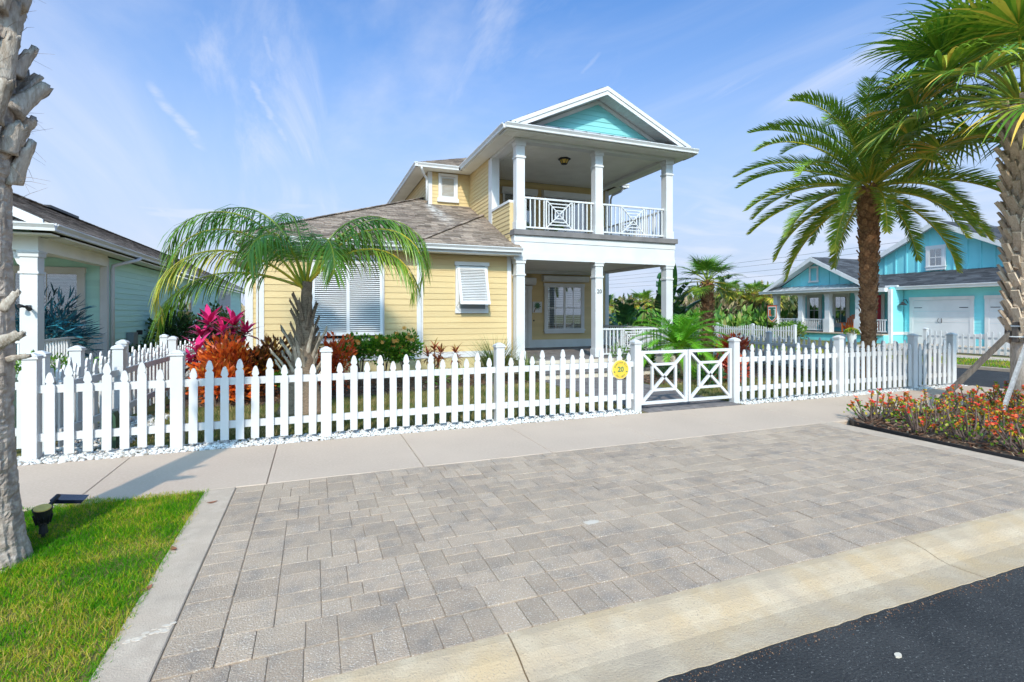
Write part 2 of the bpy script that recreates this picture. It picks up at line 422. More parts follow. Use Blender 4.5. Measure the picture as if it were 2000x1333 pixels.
M['hedge'] = leaf('hedge_leaves', [(0, (0.044, 0.111, 0.016)), (.6, (0.109, 0.259, 0.024)), (1, (0.283, 0.388, 0.040))], .4, .22, .4)
M['dark_leaf'] = leaf('dark_shrub', [(0, (0.015, 0.042, 0.015)), (.7, (0.038, 0.098, 0.030)), (1, (0.075, 0.150, 0.045))], .4, .15, .4)
M['teal_leaf'] = leaf('teal_bamboo', [(0, (0.014, 0.049, 0.063)), (.5, (0.028, 0.140, 0.182)), (.85, (0.056, 0.420, 0.560)), (1, (0.308, 0.224, 0.140))], .4, .2, .5)
M['scrub'] = leaf('dune_scrub', [(0, (0.046, 0.075, 0.025)), (.4, (0.117, 0.156, 0.039)), (.7, (0.219, 0.235, 0.062)), (.88, (0.375, 0.296, 0.140)), (1, (0.469, 0.344, 0.204))], .6, .15, .25, nscale=.16)
M['scrub_brown'] = leaf('brown_scrub', [(0, (0.084, 0.063, 0.039)), (.5, (0.182, 0.154, 0.070)), (.8, (0.280, 0.210, 0.112)), (1, (0.420, 0.308, 0.210))], .6, .1, .2)
M['scrub_green'] = leaf('green_palmetto', [(0, (0.047, 0.140, 0.028)), (.5, (0.109, 0.250, 0.031)), (.85, (0.218, 0.328, 0.047)), (1, (0.406, 0.312, 0.140))], .5, .15, .3)
M['strel'] = leaf('strelitzia_leaves', [(0, (0.016, 0.065, 0.021)), (.6, (0.036, 0.130, 0.031)), (1, (0.078, 0.208, 0.046))], .3, .18, .55)
M['thorn_leaf'] = leaf('thorn_bush_leaves', [(0, (0.054, 0.173, 0.015)), (.45, (0.138, 0.302, 0.020)), (.7, (0.551, 0.461, 0.032)), (.88, (0.734, 0.245, 0.022)), (1, (0.643, 0.072, 0.022))], .4, .22, .4)
M['thorn_stem'] = surf('thorn_stems', (.19, .13, .105), (.11, .075, .06), 12, rough=.9, bump=.5, bscale=90)
M['thorn_flower'] = leaf('red_bracts', [(0, (0.550, 0.022, 0.022)), (.6, (0.792, 0.066, 0.039)), (1, (0.880, 0.220, 0.066))], .5, .25, .3)
M['brom'] = leaf('red_bromeliad', [(0, (0.140, 0.028, 0.017)), (.5, (0.504, 0.063, 0.028)), (1, (0.770, 0.196, 0.056))], .35, .2, .45)
M['stem'] = surf('woody_stems', (.17, .13, .10), (.10, .075, .055), 9, rough=.9)
M['dryleaf'] = surf('dry_leaf', (.34, .13, .06), (.22, .09, .05), 30, rough=.8)
M['wire'] = surf('power_line', (.10, .10, .11), None, rough=.6)
M['flag_green'] = surf('flag_green', (.03, .13, .09), None, rough=.8)
M['flag_orange'] = surf('flag_orange', (.78, .17, .04), None, rough=.8)
M['flag_white'] = surf('flag_white', (.78, .78, .76), None, rough=.8)
M['haze_house'] = surf('far_house_wall', (.55, .47, .36), (.5, .42, .33), 1, rough=.8)
M['far_roof'] = surf('far_roof', (.32, .33, .35), None, rough=.8)

# ------------------------------------------------------------------ ground, roads, paving
def sheet(name, mat, polys, z, parent=None):
    mb = MB()
    for p in polys: mb.face([(x, y, z) for x, y in p])
    o = mb.build(name, mat, parent)
    return o


def rect(x0, x1, y0, y1): return [(x0, y0), (x1, y0), (x1, y1), (x0, y1)]


struct(sheet('ground', M['ground'], [rect(-900, 900, -400, 1500)], -.16))
struct(sheet('road', M['asphalt'], [rect(-60, 90, -12, 1.93)], -.0500))
struct(sheet('side_street', M['asphalt'], [rect(13.75, 18.2, 1.93, 140)], -.0540))
# rolled kerb along the street: real profile, cut at the joints into slabs
kerb = MB().box(-60, 12.9, 1.96, 2.37, -.15, -.09).build('kerb', M['joint']); struct(kerb)
prof = [(2.386, -.14), (2.386, .001), (2.34, 0.0), (2.24, -.018), (2.16, -.045), (2.10, -.056), (2.02, -.054), (1.90, -.046), (1.89, -.14)]
edges = [-26.1 + 3.0 * k for k in range(14)]
for i in range(len(edges) - 1):
    a, b = edges[i] + .004, edges[i + 1] - .004
    mb = MB(); mb.cur = RNG.random() * .3
    nseg = 90 if -4 < a < 8 else 4
    ys = [a + (b - a) * k / nseg for k in range(nseg + 1)]
    for k in range(nseg):
        for (p, q) in zip(prof, prof[1:]):
            wob = lambda x, yy: (.002 * math.sin(x * 9.3) + .0035 * math.sin(x * 431.7) * math.sin(x * 97.1)) if yy < 1.91 else 0
            mb.face([(ys[k], p[0] + wob(ys[k], p[0]), p[1]), (ys[k + 1], p[0] + wob(ys[k + 1], p[0]), p[1]), (ys[k + 1], q[0] + wob(ys[k + 1], q[0]), q[1]), (ys[k], q[0] + wob(ys[k], q[0]), q[1])])
    for xx in (a, b): mb.face([(xx, y, z) for y, z in prof])
    mb.build('kerb_slab', M['curb'], kerb)
# sidewalk slabs
walk = sheet('sidewalk', M['joint'], [rect(-26, 13.6, 5.305, 6.87)], -.03); struct(walk)
xs = [-1.90 + 1.487 * k for k in range(-9, 12)]


def slab(x0, x1, y0, y1, z0, z1, bev=.006):
    mb = MB(); o = bev
    mb.add([(x0, y0, z0), (x1, y0, z0), (x1, y1, z0), (x0, y1, z0), (x0, y0, z1 - o), (x1, y0, z1 - o), (x1, y1, z1 - o), (x0, y1, z1 - o),
            (x0 + o, y0 + o, z1), (x1 - o, y0 + o, z1), (x1 - o, y1 - o, z1), (x0 + o, y1 - o, z1)],
           [(0, 1, 5, 4), (1, 2, 6, 5), (2, 3, 7, 6), (3, 0, 4, 7), (4, 5, 9, 8), (5, 6, 10, 9), (6, 7, 11, 10), (7, 4, 8, 11), (8, 9, 10, 11)])
    return mb


for a, b in zip(xs, xs[1:]):
    if a > 13: break
    slab(a + .0035, min(b, 13.6) - .0035, 5.308, 6.865, -.08, 0.0).build('sidewalk_slab', M['concrete'], walk)

# parking apron of concrete pavers
apron = sheet('paved_apron', M['joint'], [rect(-.665, 6.86, 2.388, 5.303)], -.008); struct(apron)
pav = []          # (x0, x1, y0, y1)
U = .0765
y = 2.39 + .005
for k in range(int((5.295 - 2.65) / .152)):          # border along the left concrete band
    y0 = 2.64 + k * .1555
    pav.append((-.66, -.425, y0, y0 + .1555))
x = -.66
while x < 6.72:
    w = .1545 * (1 + .02 * RNG.uniform(-1, 1)); pav.append((x, x + w, 2.392, 2.635)); x += w
pat = [3, 2, 2, 3, 2, 3, 3, 2, 2]
y = 2.64; k = 0
rows = []
while y < 5.29:
    h = pat[k % len(pat)] * U; k += 1
    if 5.30 - (y + h) < .12: h = 5.30 - y
    rows.append((y, min(5.30, y + h))); y += h
for (y0, y1) in rows:
    x = -.42
    while x < 6.845:
        r = RNG.random()
        w = U * (2 if r < .46 else (3 if r < .94 else 4))
        if 6.85 - (x + w) < .10: w = 6.85 - x
        if y1 - y0 > .21 and RNG.random() < .16:      # two small stones stacked in a tall course
            ym = y0 + (y1 - y0) * .5
            pav.append((x, x + w, y0, ym)); pav.append((x, x + w, ym, y1))
        else:
            pav.append((x, x + w, y0, y1))
        x += w
pav.sort(key=lambda p: math.hypot((p[0] + p[1]) / 2 + .0, (p[2] + p[3]) / 2) - 0)
far = MB()


def paver_geo(mb, x0, x1, y0, y1, ox, oy, rng):
    g = .0018; b = .004
    x0 += g; x1 -= g; y0 += g; y1 -= g
    cut = .007
    out = [(x0 + cut, y0), (x1 - cut, y0), (x1, y0 + cut), (x1, y1 - cut), (x1 - cut, y1), (x0 + cut, y1), (x0, y1 - cut), (x0, y0 + cut)]
    cx, cy = (x0 + x1) / 2, (y0 + y1) / 2
    sx, sy = 1 - b * 2 / (x1 - x0), 1 - b * 2 / (y1 - y0)
    h = rng.uniform(-.0025, .0025); tx, ty = rng.uniform(-.010, .010), rng.uniform(-.010, .010)
    zt = lambda x, y: h + (x - cx) * tx + (y - cy) * ty
    vs = [(x - ox, y - oy, -.035) for x, y in out] + [(x - ox, y - oy, zt(x, y) - .0022) for x, y in out]
    inn = [(cx + (x - cx) * sx, cy + (y - cy) * sy) for x, y in out]
    vs += [(x - ox, y - oy, zt(x, y)) for x, y in inn]
    fs = [(i, (i + 1) % 8, 8 + (i + 1) % 8, 8 + i) for i in range(8)] + [(8 + i, 8 + (i + 1) % 8, 16 + (i + 1) % 8, 16 + i) for i in range(8)] + [tuple(range(16, 24))]
    mb.add(vs, fs)


prng = random.Random(3)
for i, p in enumerate(pav):
    if i < 298:
        mb = MB(); cx, cy = (p[0] + p[1]) / 2, (p[2] + p[3]) / 2
        paver_geo(mb, *p, cx, cy, prng)
        put('paver', mb.mesh('paver'), M['paver'], apron, (cx, cy, 0))
    else:
        far.cur = prng.random(); paver_geo(far, *p, 0, 0, prng)
stuff(far.build('far_pavers', M['paver'], apron))
sp = MB(); sp.prism([(.062 * math.cos(t) * (1 + .16 * math.sin(3 * t + 1)), .040 * math.sin(t) * (1 + .2 * math.cos(2 * t))) for t in [2 * math.pi * k / 18 for k in range(18)]], lambda a, b, d: (1.975 + a, 3.42 + b, d), -.003, .0035)
sp.build('paint_splat', M['stain'], apron)
# concrete bands left and right of the apron
band = slab(-.915, -.668, 2.388, 5.304, -.08, .002).build('concrete_band', M['band']); struct(band)
for k_ in range(40):
    f_ = RNG.random(); mb = MB(); cx_, cy_, r_ = -.86 + .185 * f_, 2.99 + .075 * f_ + RNG.uniform(-.035, .035) * (.4 + f_), RNG.uniform(.003, .012)
    mb.prism([(r_ * 1.5 * math.cos(a_), r_ * math.sin(a_) * RNG.uniform(.6, 1)) for a_ in [.9 * q_ for q_ in range(7)]], lambda a, b, d: (cx_ + a, cy_ + b, d), .001, (.0030 + k_ * .00005)); mb.build('paint_splat', M['stain'], band)
struct(slab(6.855, 7.12, 2.388, 5.304, -.08, .002).build('concrete_band', M['band']))
# planting bed to the right of the apron, with black edging
bedpoly = [(7.15, 2.40), (12.6, 2.40), (12.9, 3.2), (12.9, 5.25), (7.50, 5.33), (7.30, 5.05), (7.20, 4.5), (7.15, 3.6)]
bed = sheet('planting_bed', M['soil'], [bedpoly], .012); struct(bed)
ed = MB(); edge = [(7.145, 2.40), (7.145, 3.6), (7.18, 4.3), (7.23, 4.8), (7.33, 5.12), (7.47, 5.29)]
for p, q in zip(edge, edge[1:]): ed.bar((p[0], p[1], -.008), (q[0], q[1], -.008), .022, .085)
tag(ed.build('bed_edging', M['black']), 'low black plastic edging curving along the planting bed beside the pavers', 'edging')
# verge grass on the left, house yards
struct(sheet('verge', M['lawn'], [[(-14, 2.40), (-.918, 2.40), (-.918, 5.30), (-14, 5.30)]], -.012))
struct(sheet('yard', M['lawn'], [rect(-2.75, 13.55, 6.872, 10.4), rect(-2.75, 13.55, 10.4, 34)], -.020))
struct(sheet('neighbour_yard', M['lawn'], [rect(-26, -2.755, 6.872, 60)], -.024))
struct(sheet('mulch_bed', M['soil'], [[(-2.4, 10.1), (-.9, 9.9), (1.2, 10.35), (3.4, 10.85), (4.95, 10.9), (4.95, 13.6), (-2.4, 13.6)], [(7.15, 9.6), (13.0, 9.6), (13.0, 13.2), (7.15, 13.2)]], -.006))
# garden path from the gate and porch landing
path = MB().box(5.02, 6.95, 6.872, 11.1, -.03, -.004).build('garden_path', M['joint']); struct(path)
prng2 = random.Random(11)
yy = 6.875
pm = MB(); n = 0
while yy < 11.05:
    h = .155 if (n % 3) else .232
    xx = 5.02
    while xx < 6.94:
        w = prng2.choice((.155, .232, .232)); w = min(w, 6.95 - xx)
        if w > .05:
            m2 = MB(); paver_geo(m2, xx, xx + w, yy, min(yy + h, 11.09), xx, yy, prng2)
            put('paver', m2.mesh('paver'), M['porch_floor'], path, (xx, yy, .012))
        xx += w
    yy += h; n += 1
# far kerb, verge and pavement across the side street, and the right-hand garden
struct(MB().box(18.2, 18.38, 2, 140, -.14, .03).build('far_kerb', M['band']))
struct(sheet('far_verge', M['lawn'], [rect(18.385, 21.2, 2, 140)], .02))
struct(MB().box(21.2, 22.7, 2, 140, -.12, .03).build('far_sidewalk', M['concrete']))
struct(sheet('far_yard', M['lawn'], [rect(22.705, 60, -4, 140)], .022))
struct(MB().box(23.6, 29.0, 9.0, 17.3, -.1, .05).build('driveway', M['band']))


# ------------------------------------------------------------------ scattered small geometry
def scatter(name, mat, tmpl_v, tmpl_f, pos, rot, scale, rnd, parent=None, tri=True):
    """tmpl repeated at pos with 3x3 rot and scale; one mesh"""
    tv = np.array(tmpl_v, dtype=np.float32); n, k = len(pos), len(tv)
    V = np.einsum('nij,nkj->nki', rot, tv[None] * scale[:, None, :] if scale.ndim == 2 else tv[None] * scale[:, None, None]) + pos[:, None, :]
    V = V.reshape(-1, 3)
    o0 = ORG[parent.name] if parent else (0, 0, 0)
    V = V - np.array(o0, dtype=np.float32)
    me = bpy.data.meshes.new(name)
    tf = tmpl_f; lens = np.array([len(f) for f in tf]); flat = np.concatenate([np.array(f) for f in tf])
    loops = (flat[None, :] + (np.arange(n) * k)[:, None]).reshape(-1)
    tot = np.tile(lens, n); start = np.concatenate([[0], np.cumsum(tot)[:-1]])
    me.vertices.add(n * k); me.vertices.foreach_set('co', V.astype(np.float32).reshape(-1))
    me.loops.add(len(loops)); me.loops.foreach_set('vertex_index', loops.astype(np.int32))
    me.polygons.add(len(tot)); me.polygons.foreach_set('loop_start', start.astype(np.int32)); me.polygons.foreach_set('loop_total', tot.astype(np.int32))
    me.update(calc_edges=True)
    at = me.attributes.new('rnd', 'FLOAT', 'POINT'); at.data.foreach_set('value', np.repeat(rnd, k).astype(np.float32))
    return put(name, me, mat, parent, o0)


def rots(n, rs, tilt=1.0, yaw=None):
    """random turn about z, then tilt away from z by up to tilt radians"""
    a = rs.uniform(0, 2 * np.pi, n) if yaw is None else yaw
    t = rs.uniform(0, 1, n) ** .7 * tilt; b = rs.uniform(0, 2 * np.pi, n)
    def rz(x):
        m = np.zeros((n, 3, 3), np.float32); m[:, 0, 0] = np.cos(x); m[:, 0, 1] = -np.sin(x); m[:, 1, 0] = np.sin(x); m[:, 1, 1] = np.cos(x); m[:, 2, 2] = 1; return m
    def rx(x):
        m = np.zeros((n, 3, 3), np.float32); m[:, 0, 0] = 1; m[:, 1, 1] = np.cos(x); m[:, 1, 2] = -np.sin(x); m[:, 2, 1] = np.sin(x); m[:, 2, 2] = np.cos(x); return m
    return np.einsum('nij,njk,nkl->nil', rz(b), rx(t), rz(a))


def face_rots(d, rs):
    """frames whose z axis points along d (n x 3), random roll"""
    d = d / np.maximum(1e-6, np.linalg.norm(d, axis=1, keepdims=True)); n = len(d)
    r = rs.normal(size=(n, 3)); x = r - (r * d).sum(1, keepdims=True) * d; x /= np.linalg.norm(x, axis=1, keepdims=True)
    yv = np.cross(d, x)
    return np.stack([x, yv, d], axis=2).astype(np.float32)


def inpoly(x, y, poly):
    r = np.zeros(len(x), bool); n = len(poly); j = n - 1
    for i in range(n):
        xi, yi = poly[i]; xj, yj = poly[j]
        c = ((yi > y) != (yj > y)) & (x < (xj - xi) * (y - yi) / (yj - yi + 1e-12) + xi); r ^= c; j = i
    return r


def pts_in(poly, n, rs):
    p = np.array(poly); lo, hi = p.min(0), p.max(0); X = []
    tot = 0
    while tot < n:
        q = rs.uniform(lo, hi, (n, 2)); q = q[inpoly(q[:, 0], q[:, 1], poly)]; X.append(q); tot += len(q)
    return np.concatenate(X)[:n]


BLADE_V = [(-.5, 0, 0), (.5, 0, 0), (-.42, .10, .45), (.42, .10, .45), (-.25, .32, .8), (.25, .32, .8), (0, .62, 1.0)]
BLADE_F = [(0, 1, 3, 2), (2, 3, 5, 4), (4, 5, 6)]
rs = np.random.RandomState(5)
vpoly = [(-3.4, 2.42), (-.905, 2.42), (-.905, 5.30), (-1.2, 5.36), (-1.55, 5.30), (-1.75, 5.40), (-2.1, 5.33), (-2.6, 5.38), (-3.4, 5.3)]
n = 92000
q = pts_in(vpoly, n, rs)
q[:, 0] += np.where(q[:, 0] > -.96, np.abs(rs.normal(0, .018, n)), 0)
hmul = .8 + .5 * np.sin(q[:, 0] * 5.1 + 1) * np.sin(q[:, 1] * 4.3) * .5
sc = np.stack([rs.uniform(.0022, .0042, n), rs.uniform(.018, .060, n), rs.uniform(.022, .056, n) * hmul], 1)
pos = np.column_stack([q, np.full(n, -.010)]).astype(np.float32)
stuff(tag(scatter('grass', M['grass'], BLADE_V, BLADE_F, pos, rots(n, rs, .85), sc.astype(np.float32), np.clip(rs.uniform(.05, .82, n) + np.where(rs.uniform(0, 1, n) < .10, .35, 0), 0, 1)), 'short green and yellowing lawn grass on the verge beside the pavers', 'grass'))
ypoly1 = [(-2.35, 7.28), (4.95, 7.28), (4.95, 10.8), (3.4, 10.8), (1.2, 10.35), (-.9, 9.9), (-2.35, 10.1)]
ypoly2 = [(7.0, 7.28), (13.1, 7.28), (13.1, 9.6), (7.0, 9.6)]
q = np.concatenate([pts_in(ypoly1, 26000, rs), pts_in(ypoly2, 14000, rs)]); n = len(q)
sc = np.stack([rs.uniform(.004, .008, n), rs.uniform(.02, .06, n), rs.uniform(.03, .085, n)], 1)
stuff(tag(scatter('lawn', M['grass_dry'], BLADE_V, BLADE_F, np.column_stack([q, np.full(n, -.02)]).astype(np.float32), rots(n, rs, .5), sc.astype(np.float32), rs.uniform(0, 1, n)), 'patchy half dry lawn behind the white picket fence', 'grass'))
# far verge grass strip
q = pts_in(rect(18.42, 21.1, 6, 22), 6000, rs); n = len(q)
sc = np.stack([rs.uniform(.012, .02, n), rs.uniform(.03, .08, n), rs.uniform(.05, .10, n)], 1)
stuff(tag(scatter('verge_grass', M['grass'], BLADE_V, BLADE_F, np.column_stack([q, np.full(n, .02)]).astype(np.float32), rots(n, rs, .5), sc.astype(np.float32), rs.uniform(.3, .9, n)), 'strip of yellow green grass across the side street', 'grass'))
# white gravel under the fence, icosahedra squashed into pebbles
g = (1 + 5 ** .5) / 2
ICO_V = [(x / 1.9, y / 1.9, z / 1.9) for x, y, z in [(-1, g, 0), (1, g, 0), (-1, -g, 0), (1, -g, 0), (0, -1, g), (0, 1, g), (0, -1, -g), (0, 1, -g), (g, 0, -1), (g, 0, 1), (-g, 0, -1), (-g, 0, 1)]]
ICO_F = [(0, 11, 5), (0, 5, 1), (0, 1, 7), (0, 7, 10), (0, 10, 11), (1, 5, 9), (5, 11, 4), (11, 10, 2), (10, 7, 6), (7, 1, 8), (3, 9, 4), (3, 4, 2), (3, 2, 6), (3, 6, 8), (3, 8, 9), (4, 9, 5), (2, 4, 11), (6, 2, 10), (8, 6, 7), (9, 8, 1)]
gp1, gp2, gp3 = rect(-3.1, 4.90, 6.862, 7.26), rect(7.06, 13.45, 6.862, 7.26), rect(-2.9, -2.1, 7.26, 9.5)
q = np.concatenate([pts_in(gp1, 6800, rs), pts_in(gp2, 3600, rs), pts_in(gp3, 1400, rs)]); n = len(q)
big = (q[:, 0] < -1.7)
sz = np.where(big, rs.uniform(.014, .034, n), rs.uniform(.010, .022, n))
sc = np.stack([sz * rs.uniform(.8, 1.3, n), sz * rs.uniform(.7, 1.1, n), sz * rs.uniform(.4, .7, n)], 1)
zz = rs.uniform(-.014, .010, n)
q[:, 1] += np.where(q[:, 1] < 6.9, rs.uniform(-.03, .02, n) * (rs.uniform(0, 1, n) < .5), 0)
rv = rs.uniform(0, 1, n); rv = np.where(big, rv * .8, .25 + .75 * rv); rv = np.where(rs.uniform(0, 1, n) < .06, .02, rv)
stuff(tag(scatter('gravel', M['gravel'], ICO_V, ICO_F, np.column_stack([q, zz]).astype(np.float32), rots(n, rs, .9), sc.astype(np.float32), rv), 'white marble gravel strip along the foot of the fence', 'gravel'))
# mulch chips
CHIP_V = [(-.5, -.18, 0), (.5, -.12, .0), (.55, .15, .04), (-.45, .2, .05), (0, 0, .10)]
CHIP_F = [(0, 1, 4), (1, 2, 4), (2, 3, 4), (3, 0, 4)]
m1 = [(-2.4, 10.1), (-.9, 9.9), (1.2, 10.35), (3.4, 10.85), (4.95, 10.9), (4.95, 13.4), (-2.4, 13.4)]
m2 = [(7.1, 9.6), (13.0, 9.6), (13.0, 13.0), (7.1, 13.0)]
q = np.concatenate([pts_in(m1, 5200, rs), pts_in(m2, 3600, rs), pts_in(bedpoly, 7500, rs)]); n = len(q)
s1 = rs.uniform(.03, .09, n); sc = np.stack([s1, s1 * rs.uniform(.5, 1.1, n), s1], 1)
zb = np.where(q[:, 1] < 6, .016, 0)
stuff(tag(scatter('mulch', M['mulch'], CHIP_V, CHIP_F, np.column_stack([q, zb + rs.uniform(0, .02, n)]).astype(np.float32), rots(n, rs, .6), sc.astype(np.float32), rs.uniform(0, 1, n)), 'red brown bark mulch in the planting beds', 'mulch'))

# grit swept against the kerb edge
q = np.column_stack([rs.uniform(-2, 9, 1500), 1.885 - np.abs(rs.normal(0, .030, 1500))]); n = len(q)
sz = rs.uniform(.0015, .0042, n) * rs.uniform(.6, 1.3, n)
stuff(tag(scatter('road_grit', M['mulch'], ICO_V, ICO_F, np.column_stack([q, np.full(n, -.049)]).astype(np.float32), rots(n, rs, .9), np.stack([sz, sz, sz * .7], 1).astype(np.float32), rs.uniform(.3, .9, n)), 'fine sandy grit along the edge of the asphalt', 'grit'))
for k, (x, y_) in enumerate(((2.62, 1.62), (4.05, 1.55))):
    tag(MB().prism([(.022 * math.cos(a) * (1 + .2 * math.sin(2 * a)), .014 * math.sin(a)) for a in [2 * math.pi * j / 9 for j in range(9)]], lambda a, b, d: (x + a, y_ + b, d), -.0505, -.042).build('pebble', M['cream']), ('pale pebble lying on the asphalt nearer the kerb joint', 'pale pebble on the asphalt at the far right')[k], 'pebble')

# ------------------------------------------------------------------ fences and gate
def picket_mesh(h, w=.09, th=.021, z0=.05, dog=False):
    a = w / 2
    if dog:
        prof = [(a, z0), (a, h - .05), (a * .8, h - .02), (a * .35, h)]
    else:
        prof = [(a, z0), (a, h - .150), (a * .93, h - .142), (a * .62, h - .128), (a * .60, h - .120), (a * .86, h - .104), (a * .88, h - .092), (a * .70, h - .050), (a * .40, h - .012), (a * .14, h)]
    poly = prof + [(-x, z) for x, z in reversed(prof)]
    return MB().prism(poly, lambda p, q, d: (p, d, q), 0, th).mesh('picket')


PK = {'tall': picket_mesh(1.035), 'short': picket_mesh(.945)}


def post_meshes(w=.127, h=1.10):
    a = w / 2
    body = MB().box(-a, a, -a, a, -.05, h)
    c = a + .016
    cap = MB().box(-c, c, -c, c, h, h + .016)
    cap.box(-c + .008, c - .008, -c + .008, c - .008, h + .016, h + .030)
    t = h + .030; k = c - .004; e = .018
    cap.add([(-k, -k, t), (k, -k, t), (k, k, t), (-k, k, t), (-e, -e, t + .034), (e, -e, t + .034), (e, e, t + .034), (-e, e, t + .034)], [(0, 1, 5, 4), (1, 2, 6, 5), (2, 3, 7, 6), (3, 0, 4, 7), (4, 5, 6, 7)])
    return body.mesh('post'), cap.mesh('post_cap')


POST = post_meshes()


def fence_post(parent, x, y, zo=0, meshes=None):
    b, c = meshes or POST
    p = put('post', b, M['fence'], parent, (x, y, zo))
    put('post_cap', c, M['fence'], p, (x, y, zo))


def fence(name, label, posts, counts, side, zo=0, group=None, skip=(), lead='short'):
    """posts: (x, y) of every post; side: +1 puts the pickets to the right of the walking direction"""
    t = thing(name, label, 'fence', (posts[0][0], posts[0][1], zo), group)
    rg = random.Random(hash(len(label)) % 1000)
    for i, (x, y) in enumerate(posts):
        if i not in skip: fence_post(t, x, y, zo)
    for (p, q, n) in zip(posts, posts[1:], counts):
        d = Vector((q[0] - p[0], q[1] - p[1], 0)); L = d.length; d.normalize(); nrm = Vector((d.y, -d.x, 0)) * side
        ang = math.atan2(d.y, d.x)
        a, b = Vector((p[0], p[1], 0)) + d * .06, Vector((q[0], q[1], 0)) - d * .06
        for z in (.235, .765):
            mb = MB(); off = nrm * (-.004); zz = Vector((0, 0, z + zo))
            mb.bar(a + zz + off, b + zz + off, .038, .088); mb.build('rail', M['fence'], t)
        for k in range(n):
            c = Vector((p[0], p[1], 0)) + d * (L * (k + 1) / (n + 1)) + nrm * .040
            kind = 'short' if k % 2 == 0 else 'tall'
            if side < 0: c2 = c - nrm * .0
            # mesh thickness runs along +y of the picket: place it so that it lies outside the rail
            base = c - Vector((-d.y, d.x, 0)) * .0105
            put('picket', PK[kind], M['fence'], t, (base.x, base.y, zo + rg.uniform(-.006, .006)), (0, rg.uniform(-.006, .006), ang + rg.uniform(-.012, .012)))
    return t


FY = 7.10
fence('picket_fence', 'long white front picket fence running from the grey palm trunk to the gate', [(-2.87, FY), (-1.51, FY), (.15, FY), (2.55, FY), (4.94, FY)], (7, 9, 13, 13), 1)
fence('picket_fence', 'white front picket fence between the gate and the flowering bed', [(7.03, FY), (9.70, FY), (11.96, FY), (13.30, FY)], (13, 13, 7), 1)
fence('picket_fence', 'white side picket fence seen from inside beside the mint green house', [(-2.72, 7.25), (-2.56, 8.72), (-2.50, 11.40), (-2.46, 14.0)], (7, 13, 13), -1, skip=(0,))
fence('picket_fence', 'neighbouring white picket fence turning the corner in front of the mint green house', [(-6.2, 7.52), (-4.5, 7.52), (-2.96, 7.52), (-2.98, 8.55), (-2.93, 10.15), (-2.9, 12.5)], (9, 9, 5, 9, 13), 1)
fence('picket_fence', 'white side picket fence along the side street behind the date palm', [(13.36, 7.28), (13.38, 9.7), (13.40, 12.1), (13.42, 14.6), (13.44, 17.1)], (13, 13, 13, 13), 1, zo=-.13, skip=(0,))

# scalloped fences across the side street
FPK = [picket_mesh(.78 + .15 * k / 4, .075, .02, .05, True) for k in range(5)]


def far_fence(label, x, ys, n):
    t = thing('picket_fence', label, 'fence', (x, ys[0], .03))
    for y in ys: fence_post(t, x, y, -.16)
    for p, q in zip(ys, ys[1:]):
        for z in (.24, .66):
            MB().bar((x, p + .06, z), (x, q - .06, z), .04, .08).build('rail', M['fence'], t)
        for k in range(n):
            f = (k + 1) / (n + 1); lv = min(4, int(abs(f - .5) * 2 * 5))
            put('picket', FPK[lv], M['fence'], t, (x - .045, p + (q - p) * f, .02), (0, 0, R(90)))
    return t


far_fence('white scalloped picket fence across the side street beside the hedge', 23.5, [19.6, 22.35, 25.1, 27.8], 16)
far_fence('white picket fence across the side street in front of the garage doors', 23.4, [13.4, 10.6, 7.8, 5.0, 2.2], 14)

# double gate, each leaf a thing
def gate_leaf(label, x0, x1, flip):
    z0, z1 = .085, .975; w = .048
    t = thing('gate_leaf', label, 'gate', (x0 if not flip else x1, FY, 0), 'double garden gate')
    y0, y1 = FY - .025, FY + .025
    for a in (x0, x1 - w): MB().box(a, a + w, y0, y1, z0, z1).build('stile', M['fence'], t)
    for a in (z0, z1 - w): MB().box(x0 + w, x1 - w, y0 + .002, y1 - .002, a, a + w).build('rail', M['fence'], t)
    cx, cz = (x0 + x1) / 2, (z0 + z1) / 2
    ax, bx, az, bz = x0 + w, x1 - w, z0 + w, z1 - w
    lx, hx, lz, hz = x0 + (x1 - x0) * .25, x0 + (x1 - x0) * .75, z0 + (z1 - z0) * .26, z0 + (z1 - z0) * .74
    for (px, pz, ix, iz) in ((ax, az, lx, lz), (bx, az, hx, lz), (ax, bz, lx, hz), (bx, bz, hx, hz)):
        MB().bar((px, FY, pz), (cx, FY, cz), .042, .042, (0, 1, 0)).build('brace', M['fence'], t)
    s = .021
    for (a, b) in ((lz, lz), (hz, hz)):
        MB().box(lx + s, hx - s, y0 + .006, y1 - .006, a - s, a + s).build('crosspiece', M['fence'], t)
    for a in (lx, hx): MB().box(a - s, a + s, y0 + .007, y1 - .007, lz + s, hz - s).build('crosspiece', M['fence'], t)
    return t


gate_leaf('left leaf of the low white garden gate with crossed braces', 5.02, 5.975, False)
gate_leaf('right leaf of the low white garden gate with crossed braces', 5.995, 6.95, True)


# ------------------------------------------------------------------ lettering and round sign
def text_mesh(body, size, depth=.003, bold=False):
    c = bpy.data.curves.new('lettering', 'FONT'); c.body = body; c.size = size; c.extrude = depth; c.align_x = 'CENTER'; c.align_y = 'CENTER'
    c.resolution_u = 3
    if bold: c.offset = size * .025
    o = bpy.data.objects.new('lettering', c); COL.objects.link(o)
    dg = bpy.context.evaluated_depsgraph_get(); me = bpy.data.meshes.new_from_object(o.evaluated_get(dg))
    bpy.data.objects.remove(o); bpy.data.curves.remove(c)
    return me


